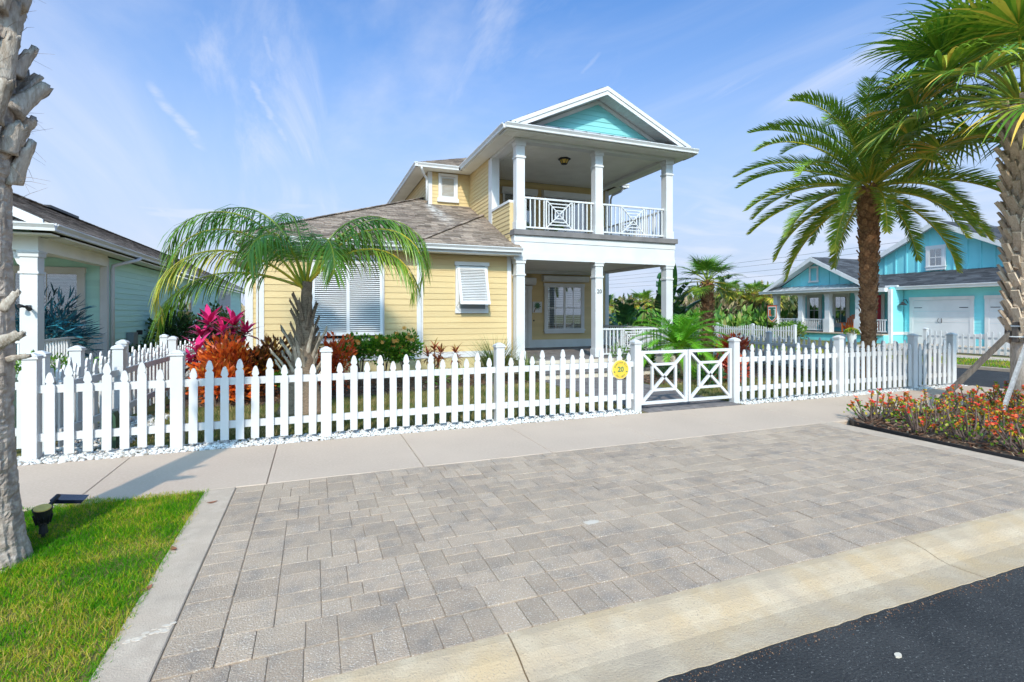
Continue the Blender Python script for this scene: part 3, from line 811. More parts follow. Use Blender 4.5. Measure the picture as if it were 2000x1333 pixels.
sx, sz, sy, sr = 4.595, .695, 7.028, .155
t = thing('house_number_sign', 'round yellow sign with green number 20 hanging on the pickets by the gate', 'sign', (sx, sy, sz))
circ = lambda r, n=40: [(r * math.cos(2 * math.pi * k / n), r * math.sin(2 * math.pi * k / n)) for k in range(n)]
MB().prism(circ(sr), lambda a, b, d: (sx + a, d, sz + b), sy - .004, sy + .012).build('rim', M['sign_rim'], t)
MB().prism(circ(sr - .010), lambda a, b, d: (sx + a, d, sz + b), sy - .008, sy - .0042).build('face', M['sign'], t)
put('number', text_mesh('20', .115, .002, True), M['sign_green'], t, (sx, sy - .011, sz), (R(90), 0, 0))


def arc_text(body, rad, a0, a1, size, low=False):
    for i, ch in enumerate(body):
        if ch == ' ': continue
        a = R(a0 + (a1 - a0) * i / (len(body) - 1))
        rot = (a - R(90)) if not low else (a + R(90))
        put('letter', text_mesh(ch, size, .002), M['sign_green'], t, (sx + rad * math.cos(a), sy - .011, sz + rad * math.sin(a)), (R(90), -rot, 0))


arc_text('Sunrise Cir', .116, 158, 22, .046)
arc_text('Est. 2017', .116, 232, 308, .038, True)
for s in (-1, 1):
    mb = MB(); mb.prism([(-.020, -.006), (-.006, .004), (.004, .020), (.006, .004), (.022, .0), (.006, -.010), (-.004, -.014)], lambda a, b, d: (sx + s * .115 + a * s, d, sz - .035 + b), sy - .0105, sy - .0082)
    mb.build('turtle_mark', M['sign_green'], t)

# ------------------------------------------------------------------ building helpers
def board(parent, axis, a0, a1, pos, sg, z, ex, mat, t0=.020, t1=.006, name='siding_board', slope=None):
    """one clapboard: axis 'x' runs along x on the plane y=pos, 'y' runs along y on x=pos; sg is the outward side"""
    L = a1 - a0; cut = slope or (0, 0)
    prof = [(0, 0), (sg * t0, 0), (sg * t1, ex + .012), (0, ex + .012)]
    mb = MB(); vs = []
    for e, (s0, s1) in ((0, (0, cut[0])), (1, (L, L - cut[1]))):
        for n, zz in prof:
            f = zz / ex
            l = s0 + (s1 - s0) * min(1, f)
            vs.append((l, n, zz) if axis == 'x' else (n, l, zz))
    mb.add(vs, [(0, 1, 2, 3), (4, 7, 6, 5), (0, 4, 5, 1), (1, 5, 6, 2), (2, 6, 7, 3), (3, 7, 4, 0)])
    loc = (a0, pos, z) if axis == 'x' else (pos, a0, z)
    return mb, loc


BCACHE = {}


def siding(wall, axis, a0, a1, pos, sg, z0, z1, mat, ex=.157):
    key = (axis, round(a1 - a0, 4), sg, ex, mat.name)
    z = z0
    while z < z1 - .01:
        e = min(ex, z1 - z)
        if e < ex - .02:
            mb, loc = board(wall, axis, a0, a1, pos, sg, z, e - .012, mat)
            put('siding_board', mb.mesh('siding_board'), mat, wall, loc)
        else:
            mb, loc = board(wall, axis, a0, a1, pos, sg, z, ex, mat)
            if key not in BCACHE: BCACHE[key] = mb.mesh('siding_board')
            put('siding_board', BCACHE[key], mat, wall, loc)
        z += ex


def clip(poly, a, b, c):
    """keep a*x+b*y+c >= 0"""
    out = []
    for i in range(len(poly)):
        p, q = poly[i], poly[(i + 1) % len(poly)]
        dp, dq = a * p[0] + b * p[1] + c, a * q[0] + b * q[1] + c
        if dp >= 0: out.append(p)
        if (dp >= 0) != (dq >= 0):
            f = dp / (dp - dq); out.append((p[0] + (q[0] - p[0]) * f, p[1] + (q[1] - p[1]) * f))
    return out


def shingles(parent, poly3, mat, ex=.14, seed=1, wmin=.16, wmax=.38, lift=.004):
    """poly3: convex roof polygon, first two points along the eave; courses of overlapping tabs"""
    P = [Vector(p) for p in poly3]
    e = (P[1] - P[0]).normalized(); nrm = (P[1] - P[0]).cross(P[2] - P[0]).normalized()
    if nrm.z < 0: nrm = -nrm
    s = nrm.cross(e).normalized()
    if s.z < 0: s = -s
    o = P[0]
    q = [((p - o).dot(e), (p - o).dot(s)) for p in P]
    area = sum(q[i][0] * q[(i + 1) % len(q)][1] - q[(i + 1) % len(q)][0] * q[i][1] for i in range(len(q)))
    if area < 0: q = q[::-1]
    rg = random.Random(seed); mb = MB()
    x0, x1, ymax = min(p[0] for p in q), max(p[0] for p in q), max(p[1] for p in q)
    y = 0; k = 0
    while y < ymax:
        x = x0 - rg.uniform(0, wmax); 
        while x < x1:
            w = rg.uniform(wmin, wmax)
            d = rg.choice((0, 0, .006)); yb = y - rg.choice((0, 0, .0, .014))
            pl = [(x, yb), (x + w, yb), (x + w, y + ex), (x, y + ex)]
            for i in range(len(q)):
                a, b = q[i], q[(i + 1) % len(q)]
                nx, ny = -(b[1] - a[1]), b[0] - a[0]
                pl = clip(pl, nx, ny, -(nx * a[0] + ny * a[1]))
                if len(pl) < 3: break
            if len(pl) >= 3:
                mb.cur = rg.random()
                top = lambda p: o + e * p[0] + s * p[1] + nrm * (lift + .012 + d - (p[1] - y) / ex * .010)
                mb.face([top(p) for p in pl])
                for i in range(len(pl)):
                    a, b = pl[i], pl[(i + 1) % len(pl)]
                    if abs(a[1] - b[1]) < 1e-4 and a[1] < y + ex * .5:
                        mb.face([top(a), top(b), top(b) - nrm * .018, top(a) - nrm * .018])
            x += w
        y += ex; k += 1
    return stuff(mb.build('shingles', mat, parent, fixn=False))


def roof_slab(name, parent, poly3, mat, th=.06):
    P = [Vector(p) for p in poly3]; mb = MB(); n = len(P)
    mb.add([tuple(p) for p in P] + [(p.x, p.y, p.z - th) for p in P], [tuple(range(n)), tuple(range(n, 2 * n))[::-1]] + [(i, (i + 1) % n, n + (i + 1) % n, n + i) for i in range(n)])
    return mb.build(name, mat, parent)


def column(parent, x, y, z0, z1, w=.25, mat=None, flare=False):
    mat = mat or M['white']; a = w / 2
    c = MB().box(x - a, x + a, y - a, y + a, z0, z1).build('column', mat, parent)
    b = a + .022
    MB().box(x - b, x + b, y - b, y + b, z0 + .002, z0 + .24).build('column_base', mat, c)
    MB().box(x - b, x + b, y - b, y + b, z1 - .47, z1 - .42).build('column_band', mat, c)
    k = MB().box(x - b, x + b, y - b, y + b, z1 - .13, z1 - .001)
    k.box(x - b - .015, x + b + .015, y - b - .015, y + b + .015, z1 - .045, z1 - .012)
    k.build('column_cap', mat, c)
    return c


def gutter(parent, p, q, out, z1, h=.125, d=.125):
    """K-style gutter: z1 is its top, out the unit outward direction in plan"""
    p, q, o = Vector((*p, 0)), Vector((*q, 0)), Vector((*out, 0))
    prof = [(0, z1 - h), (d * .62, z1 - h), (d * .66, z1 - h * .62), (d * .95, z1 - h * .22), (d, z1 - h * .18), (d, z1), (d - .02, z1), (d - .02, z1 - .03), (.015, z1 - .03), (.015, z1 + .01), (0, z1 + .01)]
    n = len(prof); mb = MB()
    vs = [tuple(p + o * a + Vector((0, 0, z))) for a, z in prof] + [tuple(q + o * a + Vector((0, 0, z))) for a, z in prof]
    mb.add(vs, [tuple(range(n)), tuple(range(n, 2 * n))[::-1]] + [(i, (i + 1) % n, n + (i + 1) % n, n + i) for i in range(n)])
    return mb.build('gutter', M['white'], parent)


def railing(parent, p, q, zb, zt, xpanel=True, gap=.135):
    """balustrade between two points in plan with a crossed square panel in its middle"""
    P, Q = Vector((*p, 0)), Vector((*q, 0)); d = (Q - P).normalized(); L = (Q - P).length
    at = lambda s, z: P + d * s + Vector((0, 0, z))
    r = MB(); r.bar(at(0, zt), at(L, zt), .06, .05); r.bar(at(0, zb), at(L, zb), .045, .045)
    rail = r.build('railing', M['white'], parent)
    H = zt - zb; half = H * .5 if xpanel else 0
    lo, hi = L / 2 - half, L / 2 + half
    def bal(s): MB().bar(at(s, zb + .022), at(s, zt - .024), .032, .032, d).build('baluster', M['white'], rail)
    if xpanel:
        n = max(2, int(round(lo / gap)))
        for k in range(n): 
            s = lo * (k + .5) / n
            bal(s); bal(L - s)
        for s in (lo, hi): MB().bar(at(s, zb + .022), at(s, zt - .024), .040, .040, d).build('panel_stile', M['white'], rail)
        z0, z1 = zb + .03, zt - .03
        MB().bar(at(lo + .02, z0), at(hi - .02, z1), .030, .036, (-d.y, d.x, 0)).build('panel_brace', M['white'], rail)
        MB().bar(at(lo + .02, z1), at(hi - .02, z0), .026, .036, (-d.y, d.x, 0)).build('panel_brace', M['white'], rail)
        c = (z0 + z1) / 2; m = (lo + hi) / 2
        for f in (.30, .56, .80):
            for sg in (-1, 1):
                MB().bar(at(m - half * f + .01, c + sg * H * .46 * f), at(m + half * f - .01, c + sg * H * .46 * f), .024, .030).build('panel_bar', M['white'], rail)
                MB().bar(at(m + sg * half * f, c - H * .46 * f + .012), at(m + sg * half * f, c + H * .46 * f - .012), .024, .030, d).build('panel_bar', M['white'], rail)
    else:
        n = int(L / gap)
        for k in range(n): bal(L * (k + .5) / n)
    return rail


def slat_shutter(parent, x0, x1, z0, z1, y, tilt, n, mids=(), stile=.06, mat=None):
    """louvred shutter in front of the plane y, hinged at its top and tilted out by tilt at its foot"""
    mat = mat or M['white']; H = z1 - z0
    yy = lambda z: y - .05 - tilt * (z1 - z) / H
    mb = MB(); th = .035
    def post(a, b):
        mb.add([(a, yy(z0), z0), (b, yy(z0), z0), (b, yy(z1), z1), (a, yy(z1), z1), (a, yy(z0) + th, z0), (b, yy(z0) + th, z0), (b, yy(z1) + th, z1), (a, yy(z1) + th, z1)],
               [(0, 1, 2, 3), (4, 7, 6, 5), (0, 4, 5, 1), (1, 5, 6, 2), (2, 6, 7, 3), (3, 7, 4, 0)])
    post(x0, x0 + stile); post(x1 - stile, x1)
    for m in mids: post(m - stile * .55, m + stile * .55)
    for a, b in ((z0, z0 + stile * 1.2), (z1 - stile, z1)):
        mb.add([(x0 + stile, yy(a) + .003, a), (x1 - stile, yy(a) + .003, a), (x1 - stile, yy(b) + .003, b), (x0 + stile, yy(b) + .003, b), (x0 + stile, yy(a) + th, a), (x1 - stile, yy(a) + th, a), (x1 - stile, yy(b) + th, b), (x0 + stile, yy(b) + th, b)],
               [(0, 1, 2, 3), (4, 7, 6, 5), (0, 4, 5, 1), (1, 5, 6, 2), (2, 6, 7, 3), (3, 7, 4, 0)])
    s = mb.build('shutter', mat, parent)
    cuts = [x0 + stile] + [c for m in mids for c in (m - stile * .55, m + stile * .55)] + [x1 - stile]
    a, b = z0 + stile * 1.2, z1 - stile; pit = (b - a) / n
    for i in range(0, len(cuts), 2):
        L = cuts[i + 1] - cuts[i] - .002
        me = MB().add([(0, -.026, -.012), (L, -.026, -.012), (L, .022, .016), (0, .022, .016), (0, -.026, -.004), (L, -.026, -.004), (L, .022, .024), (0, .022, .024)],
                      [(0, 3, 2, 1), (4, 5, 6, 7), (0, 1, 5, 4), (1, 2, 6, 5), (2, 3, 7, 6), (3, 0, 4, 7)]).mesh('slat')
        for k in range(n):
            z = a + pit * (k + .5); put('slat', me, mat, s, (cuts[i] + .001, yy(z) + .018, z))
    return s


def sash_window(parent, x0, x1, z0, z1, y, axis='x', sg=-1, cols=2, blinds=True, casing=.09, muntins=(), mid=.5, wmat=None):
    """window set against a wall plane: casing, sill, sash bars, dark reveal, blinds and panes; axis as in siding"""
    wm = wmat or M['trim']
    def bx(mb, a, b, d0, d1, c, e):
        lo, hi = min(sg * d0, sg * d1), max(sg * d0, sg * d1)
        if axis == 'x': return mb.box(a, b, y + lo, y + hi, c, e)
        return mb.box(y + lo, y + hi, a, b, c, e)
    w = MB()
    bx(w, x0 - casing, x0, .0, .075, z0, z1); bx(w, x1, x1 + casing, .0, .075, z0, z1); bx(w, x0 - casing - .02, x1 + casing + .02, .0, .082, z1, z1 + casing * 1.15)
    win = w.build('window', wm, parent)
    bx(MB(), x0 - casing - .03, x1 + casing + .03, .0, .105, z0 - .05, z0).build('sill', wm, win)
    bx(MB(), x0 - casing, x1 + casing, .0, .078, z0 - .05 - casing, z0 - .05).build('apron_board', wm, win)
    bx(MB(), x0, x1, .0, .024, z0, z1).build('reveal', M['dark'], win)
    b = .038; W = (x1 - x0) / cols; zm = z0 + (z1 - z0) * mid
    for c in range(cols):
        a, e = x0 + W * c, x0 + W * (c + 1)
        s = MB()
        bx(s, a, a + b, .045, .068, z0, z1); bx(s, e - b, e, .045, .068, z0, z1); bx(s, a + b, e - b, .045, .067, z0, z0 + b); bx(s, a + b, e - b, .045, .067, z1 - b, z1)
        bx(s, a + b, e - b, .045, .070, zm - b * .5, zm + b * .5)
        for f in muntins:
            bx(s, a + (e - a) * f - .008, a + (e - a) * f + .008, .046, .060, z0 + b, zm - b * .5); bx(s, a + (e - a) * f - .008, a + (e - a) * f + .008, .046, .060, zm + b * .5, z1 - b)
        s.build('sash', wm, win)
        for (c0, c1) in ((z0 + b, zm - b * .5), (zm + b * .5, z1 - b)):
            bx(MB(), a + b, e - b, .049, .053, c0, c1).build('pane', M['glass'], win)
        if blinds:
            n = int((z1 - z0 - .1) / .085)
            bl = MB()
            for k in range(n):
                zz = z0 + .06 + k * .085; bx(bl, a + b, e - b, .028, .042, zz, zz + .022)
            bl.build('blind', M['blind'], win)
    return win


# ------------------------------------------------------------------ the yellow house
H1 = thing('beach_house', 'two storey yellow clapboard house with white balcony porch and aqua gable', 'house', (5.0, 17.0, 0))
YL, YR = 13.42, 13.50
w = MB().box(-1.18, 2.60, YL, 15.9, -.05, 3.22)
wall = w.build('wall', M['yellow_core'], H1)
siding(wall, 'x', -1.10, 2.52, YL, -1, .56, 3.20, M['yellow'])
w2 = MB().box(2.602, 5.22, YR, 16.0, -.05, 3.22).build('wall', M['yellow_core'], H1)
siding(w2, 'x', 2.70, 5.08, YR, -1, .56, 3.20, M['yellow'])
MB().box(-1.14, 2.56, YL - .012, YL, -.04, .40).build('foundation', M['stucco'], wall)
MB().box(2.66, 5.2, YR - .012, YR, -.04, .40).build('foundation', M['stucco'], w2)
MB().box(-1.20, 2.61, YL - .034, YL - .001, .402, .558).build('base_board', M['trim'], wall)
MB().box(2.62, 5.20, YR - .034, YR - .001, .402, .558).build('base_board', M['trim'], w2)
MB().box(-1.21, -1.10, YL - .032, YL + .12, .56, 3.2).build('corner_board', M['trim'], wall)
MB().box(2.52, 2.625, YL - .032, YL + .07, .56, 3.2).build('corner_board', M['trim'], wall)
MB().box(2.626, 2.70, YR - .030, YR - .002, .56, 3.2).build('corner_board', M['trim'], w2)
MB().box(5.08, 5.20, YR - .034, YR - .002, .56, 3.2).build('corner_board', M['trim'], w2)
# back block to the left
w3 = MB().box(-1.95, 3.0, 17.6, 27, -.05, 3.2).build('wall', M['yellow_core'], H1)
siding(w3, 'x', -1.85, -1.2, 17.6, -1, .5, 3.1, M['yellow'])
MB().box(-1.97, -1.75, 17.565, 17.62, 0, 3.15).build('corner_board', M['trim'], w3)
MB().box(-1.66, -1.60, 17.50, 17.565, .3, 3.1).build('downspout', M['white'], w3)
# recessed porch walls, both storeys
rear = MB().box(5.3, 10.93, 17.62, 26.5, -.05, 6.5).build('wall', M['yellow_core'], H1)
siding(rear, 'x', 7.62, 10.80, 17.62, -1, .60, 3.18, M['yellow'])
MB().box(7.60, 10.90, 17.58, 17.619, .302, .60).build('base_board', M['trim'], rear)
MB().box(10.80, 10.96, 17.58, 17.64, .6, 6.45).build('corner_board', M['trim'], rear)
siding(rear, 'x', 5.42, 10.80, 17.62, -1, 3.94, 6.42, M['yellow'])
MB().box(5.20, 5.30, 13.58, 17.6, .3, 3.2).build('wall', M['yellow_core'], H1)
# dormer block and upper side wall
dw = MB().box(3.70, 5.30, 17.45, 26.4, 4.3, 6.50).build('wall', M['yellow_core'], H1)
siding(dw, 'x', 3.80, 5.14, 17.45, -1, 5.10, 6.48, M['yellow'], .125)
siding(dw, 'y', 17.48, 26.0, 3.70, -1, 5.0, 6.48, M['yellow'], .125)
MB().box(3.665, 3.80, 17.41, 17.53, 5.0, 6.48).build('corner_board', M['trim'], dw)
sw = MB().box(5.15, 5.32, 15.25, 17.449, 3.9, 6.50).build('wall', M['yellow_core'], H1)
siding(sw, 'y', 15.25, 17.44, 5.15, -1, 4.3, 6.48, M['yellow'], .125)
MB().box(5.12, 5.37, 14.93, 15.25, 3.93, 6.40).build('corner_post', M['white'], H1)
hw = MB().box(5.15, 5.32, 13.43, 14.93, 3.6, 4.72).build('balcony_wall', M['yellow_core'], H1)
siding(hw, 'y', 13.43, 14.93, 5.15, -1, 3.62, 4.71, M['yellow'], .125)
MB().box(5.11, 5.36, 13.431, 14.929, 4.722, 4.79).build('wall_cap', M['white'], hw)
# porch floor, landing, step
fl = MB().box(5.25, 10.62, 13.0, 17.6, -.05, .27).build('porch_floor', M['cream'], H1)
rgp = random.Random(2)
yy = 13.0
tile = MB().box(0, .296, 0, .146, 0, .03).mesh('floor_paver')
k = 0
while yy < 17.5:
    xx = 5.25 + (.15 if k % 2 else 0) - .15
    while xx < 10.55:
        a = max(xx, 5.25)
        if xx >= 5.25 and xx + .3 <= 10.63 and len(fl.children) < 296: put('floor_paver', tile, M['porch_floor'], fl, (a, yy, .27 + rgp.uniform(-.001, .001)))
        xx += .3
    yy += .15; k += 1
MB().box(5.26, 10.6, 15.6, 17.59, .27, .296).build('floor_slab', M['porch_floor'], fl)
ln = MB().box(5.05, 8.30, 11.1, 12.995, -.05, .135).build('landing', M['cream'], H1)
MB().box(5.0, 8.35, 11.05, 12.997, .136, .165).build('landing_top', M['porch_floor'], ln)
# columns
CX = (5.37, 7.88, 10.42)
for cx in CX:
    column(H1, cx, 13.30, .30, 3.12); column(H1, cx, 13.30, 3.93, 6.40)
# beam between the storeys
bm_ = MB().box(5.18, 10.60, 13.16, 13.44, 3.12, 3.78)
bm_.box(10.30, 10.598, 13.44, 17.6, 3.12, 3.78)
beam = bm_.build('beam', M['white'], H1)
MB().box(5.165, 10.615, 13.145, 13.16, 3.60, 3.775).build('beam_board', M['white'], beam)
MB().box(5.165, 10.615, 13.148, 13.16, 3.10, 3.27).build('beam_board', M['white'], beam)
MB().box(5.14, 10.67, 13.085, 17.6, 3.782, 3.925).build('deck', M['deck_trim'], H1)
MB().box(5.31, 10.29, 13.442, 17.6, 3.20, 3.24).build('porch_ceiling', M['soffit'], H1)
MB().box(7.0, 10.29, 17.50, 17.60, 3.08, 3.199).build('ceiling_trim', M['trim'], H1)
# upper perimeter beam and beadboard ceiling
ub = MB().box(5.17, 10.62, 13.16, 13.44, 6.40, 6.56)
ub.box(5.17, 5.45, 13.44, 17.45, 6.40, 6.56); ub.box(10.34, 10.62, 13.44, 17.6, 6.40, 6.56)
ub.build('upper_beam', M['white'], H1)
cl = MB().box(5.45, 10.34, 13.44, 17.6, 6.51, 6.56).build('balcony_ceiling', M['soffit'], H1)
bead = MB().box(0, .072, 0, 4.14, 0, .008).mesh('ceiling_board')
for k in range(61): put('ceiling_board', bead, M['soffit'], cl, (5.46 + .08 * k, 13.45, 6.502))
# railings
railing(H1, (5.50, 13.30), (7.75, 13.30), 4.03, 4.86)
railing(H1, (8.01, 13.30), (10.29, 13.30), 4.03, 4.86)
railing(H1, (10.42, 13.43), (10.42, 17.5), 4.03, 4.86)
railing(H1, (8.01, 13.30), (10.29, 13.30), .38, 1.12)
railing(H1, (10.42, 13.43), (10.42, 17.5), .38, 1.12)
# lower roof
ze = 3.40
pl = [(-1.66, 13.0, ze), (3.70, 13.0, ze), (3.70, 18.36, ze + .44 * 5.36)]
r1 = roof_slab('roof', H1, pl, M['shingle_streak'], .07)
shingles(r1, pl, M['shingle_streak'], seed=3)
pl = [(3.70, 13.0, ze), (5.33, 13.0, ze), (5.15, 17.46, ze + .44 * 4.46), (3.70, 17.46, ze + .44 * 4.46)]
r1b = roof_slab('roof', H1, pl, M['shingle_streak'], .07)
shingles(r1b, pl, M['shingle_streak'], seed=33)
pl = [(2.42, 12.995, ze + .004), (5.33, 12.995, ze + .004), (5.15, 15.85, ze + .48 * 2.85)]
r2 = roof_slab('roof', H1, pl, M['shingle'], .07); shingles(r2, pl, M['shingle'], seed=4, lift=.008)
cap = MB(); rg = random.Random(9)
A, B = Vector((2.42, 13.0, ze + .03)), Vector((5.12, 15.82, ze + .48 * 2.82 + .035))
for k in range(17):
    cap.cur = rg.random() * .4; p = A.lerp(B, k / 17); q = A.lerp(B, (k + 1.25) / 17); cap.bar(p, q + Vector((0, 0, .01)), .16, .014)
stuff(cap.build('hip_cap', M['shingle'], r2))
pl = [(-1.66, 30, ze), (-1.66, 13.0, ze), (3.70, 18.36, ze + .44 * 5.36), (3.70, 30, ze + .44 * 5.36)]
r3 = roof_slab('roof', H1, pl, M['shingle'], .07); shingles(r3, pl, M['shingle'], seed=5)
hc = MB(); A, B = Vector((-1.66, 13.0, ze + .02)), Vector((3.70, 18.36, ze + .44 * 5.36 + .02))
for k in range(30):
    hc.cur = rg.random() * .4; p = A.lerp(B, k / 30); q = A.lerp(B, (k + 1.25) / 30); hc.bar(p, q + Vector((0, 0, .01)), .2, .016)
stuff(hc.build('hip_cap', M['shingle'], r1))
pl = [(-2.36, 30, 3.36), (-2.36, 17.15, 3.36), (-1.0, 18.51, 3.96), (-1.0, 30, 3.96)]
r4 = roof_slab('roof', H1, pl, M['shingle'], .07); shingles(r4, pl, M['shingle'], seed=6)
pl = [(-2.36, 17.15, 3.36), (1.0, 17.15, 3.36), (1.0, 18.51, 3.96), (-1.0, 18.51, 3.96)]
r5 = roof_slab('roof', H1, pl, M['shingle'], .07); shingles(r5, pl, M['shingle'], seed=7)
# eave soffits, fascia and gutters of the lower roof
MB().box(-1.66, 5.30, 13.02, YL - .036, 3.19, 3.225).build('soffit', M['soffit'], r1)
MB().box(-1.66, 5.33, 13.0, 13.018, 3.19, 3.34).build('fascia', M['white'], r1)
gutter(r1, (-1.66, 12.998), (5.33, 12.998), (0, -1), 3.385)
MB().box(-1.64, -1.2, 13.2, 17.5, 3.19, 3.225).build('soffit', M['soffit'], r1)
MB().box(-1.68, -1.662, 13.0, 17.5, 3.19, 3.34).build('fascia', M['white'], r1)
gutter(r4, (-2.36, 17.148), (-1.2, 17.148), (0, -1), 3.35)
MB().box(-2.34, -1.2, 17.16, 17.56, 3.15, 3.2).build('soffit', M['soffit'], r4)
MB().box(-2.34, -1.96, 17.57, 27, 3.15, 3.2).build('soffit', M['soffit'], r4)
MB().box(-2.375, -2.362, 17.16, 27, 3.16, 3.33).build('fascia', M['white'], r4)
# upper roofs: gable over the balcony
RZ, RX, EZ = 8.12, 7.87, 6.66
EL, ER, GY0, GY1 = 4.75, 11.0, 12.72, 22.0
pl = [(EL, GY1, EZ), (EL, GY0, EZ), (RX, GY0, RZ), (RX, GY1, RZ)]
g1 = roof_slab('roof', H1, pl, M['shingle'], .05); shingles(g1, pl, M['shingle'], seed=8)
pl = [(ER, GY0, EZ), (ER, GY1, EZ), (RX, GY1, RZ), (RX, GY0, RZ)]
g2 = roof_slab('roof', H1, pl, M['shingle'], .05); shingles(g2, pl, M['shingle'], seed=9)
# rake boards (two steps) and raked soffit
sl = (RZ - EZ) / (RX - EL)
for sgn, ex in ((-1, EL), (1, ER)):
    s2 = (RZ - EZ) / abs(RX - ex)
    x_in = ex - sgn * .16
    def rk(d0, d1, ya, yb, nm):
        pts = [(x_in, EZ + .16 * s2 - d0), (RX, RZ - d0), (RX, RZ - d1), (x_in, EZ + .16 * s2 - d1)]
        MB().prism(pts, lambda a, b, d: (a, d, b), ya, yb).build(nm, M['white'], g1 if sgn < 0 else g2)
    rk(.0, .115, GY0 - .045, GY0 - .002, 'rake_board')
    rk(.115, .235, GY0 - .022, GY0 + .02, 'rake_board')
    # raked soffit boards
    for k in range(34):
        f0, f1 = k / 34, (k + .88) / 34
        xa, xb = ex + (RX - ex) * f0 - sgn * .0, ex + (RX - ex) * f1
        za, zb_ = EZ + (RZ - EZ) * f0 - .20, EZ + (RZ - EZ) * f1 - .20
        mb = MB(); mb.add([(xa, GY0 + .02, za), (xb, GY0 + .02, zb_), (xb, 13.22, zb_), (xa, 13.22, za), (xa, GY0 + .02, za + .012), (xb, GY0 + .02, zb_ + .012), (xb, 13.22, zb_ + .012), (xa, 13.22, za + .012)],
                          [(0, 1, 2, 3), (4, 7, 6, 5), (0, 4, 5, 1), (1, 5, 6, 2), (2, 6, 7, 3), (3, 7, 4, 0)])
        mb.build('soffit_board', M['white'], g1 if sgn < 0 else g2)
    MB().prism([(ex, EZ - .10), (RX, RZ - .10), (RX, RZ - .19), (ex, EZ - .19)], lambda a, b, d: (a, d, b), GY0 + .03, 13.24).build('soffit', M['soffit'], g1 if sgn < 0 else g2)
    MB().prism([(ex - sgn * .6, EZ + .6 * s2 - .215), (RX, RZ - .215), (RX, RZ - .33), (ex - sgn * .6, EZ + .6 * s2 - .33)], lambda a, b, d: (a, d, b), 13.175, 13.225).build('frieze_board', M['white'], g1 if sgn < 0 else g2)
pw = MB(); pw.prism([(5.2, 6.56), (10.55, 6.56), (10.55, 6.70), (RX, RZ - .12), (5.2, 6.70)], lambda a, b, d: (a, d, b), 13.24, 13.40)
ped = pw.build('gable_wall', M['aqua'], H1)
z = 6.84
while z < 7.98:
    s1, s2 = (RZ - EZ) / (RX - EL), (RZ - EZ) / (ER - RX)
    xa, xb = RX - (RZ - .12 - z) / s1, RX + (RZ - .12 - z) / s2
    if xb - xa > .3:
        mb, loc = board(ped, 'x', xa, xb, 13.24, -1, z, .15, M['aqua'], slope=(min(.15 / s1, (xb - xa) * .49), min(.15 / s2, (xb - xa) * .49)))
        put('siding_board', mb.mesh('siding_board'), M['aqua'], ped, loc)
    z += .15
# skirt roof of dark metal under the gable, eave soffit and gutters
pent = roof_slab('skirt_roof', H1, [(EL - .02, 12.60, 6.668), (ER + .02, 12.60, 6.668), (10.6, 13.22, 6.86), (5.15, 13.22, 6.86)], M['dark_metal'], .03)
for k in range(14):
    xx = 5.0 + k * .43
    MB().bar((xx, 12.61, 6.682), (xx + (.06 if k < 3 else (-.06 if k > 10 else 0)), 13.20, 6.868), .02, .03).build('seam', M['dark_metal'], pent)
MB().box(5.5, 10.25, 13.16, 13.238, 6.845, 6.93).build('flashing', M['metal_roof'], pent)
gutter(pent, (EL - .03, 12.655), (ER + .03, 12.655), (0, -1), 6.64, .13, .12)
gutter(g1, (EL - .002, 12.66), (EL - .002, 17.0), (-1, 0), 6.64, .13, .12)
gutter(g2, (ER + .002, 12.66), (ER + .002, 17.0), (1, 0), 6.64, .13, .12)
so = MB().box(EL, ER, 12.67, 13.16, 6.49, 6.51); so.box(EL, 5.17, 13.16, 17.0, 6.49, 6.51); so.box(10.62, ER, 13.16, 17.0, 6.49, 6.51)
sof = so.build('soffit', M['soffit'], pent)
for k in range(77): MB().box(EL + .02 + k * .081, EL + .02 + k * .081 + .070, 12.68, 13.15, 6.480, 6.490).build('soffit_board', M['soffit'], sof)
for k in range(46): MB().box(EL + .01, 5.16, 13.17 + k * .081, 13.24 + k * .081, 6.480, 6.490).build('soffit_board', M['soffit'], sof)
# main hip roof behind, with the dormer eave
hx0, hx1, hy0, hy1, hz = 3.22, 11.36, 17.0, 26.9, 6.63
hw_ = (hx1 - hx0) / 2; zr = hz + .45 * hw_
tri = [(hx0, hy0, hz), (hx1, hy0, hz), (hx0 + hw_, hy0 + hw_, zr)]
m1_ = roof_slab('roof', H1, tri, M['shingle'], .06); shingles(m1_, tri, M['shingle'], seed=12)
pl = [(hx0, hy1, hz), (hx0, hy0, hz), (hx0 + hw_, hy0 + hw_, zr), (hx0 + hw_, hy1 - hw_, zr)]
m2_ = roof_slab('roof', H1, pl, M['shingle'], .06); shingles(m2_, pl, M['shingle'], seed=13)
roof_slab('roof', H1, [(hx1, hy0, hz), (hx1, hy1, hz), (hx0 + hw_, hy1 - hw_, zr), (hx0 + hw_, hy0 + hw_, zr)], M['shingle'], .06)
roof_slab('roof', H1, [(hx1, hy1, hz), (hx0, hy1, hz), (hx0 + hw_, hy1 - hw_, zr)], M['shingle'], .06)
gutter(m1_, (hx0 - .1, hy0 - .002), (EL - .13, hy0 - .002), (0, -1), 6.61, .13, .12)
gutter(m1_, (ER + .14, hy0 - .002), (hx1 + .1, hy0 - .002), (0, -1), 6.61, .13, .12)
gutter(m2_, (hx0 - .002, hy0 - .1), (hx0 - .002, hy1), (-1, 0), 6.61, .13, .12)
gutter(m2_, (hx1 + .002, hy0 - .1), (hx1 + .002, hy1), (1, 0), 6.61, .13, .12)
so = MB().box(hx0, 5.14, hy0 + .01, 17.40, 6.485, 6.505); so.box(hx0, 3.66, 17.40, 26.8, 6.485, 6.505); so.box(10.97, hx1, hy0 + .01, 26.8, 6.485, 6.505)
so.build('soffit', M['soffit'], m1_)
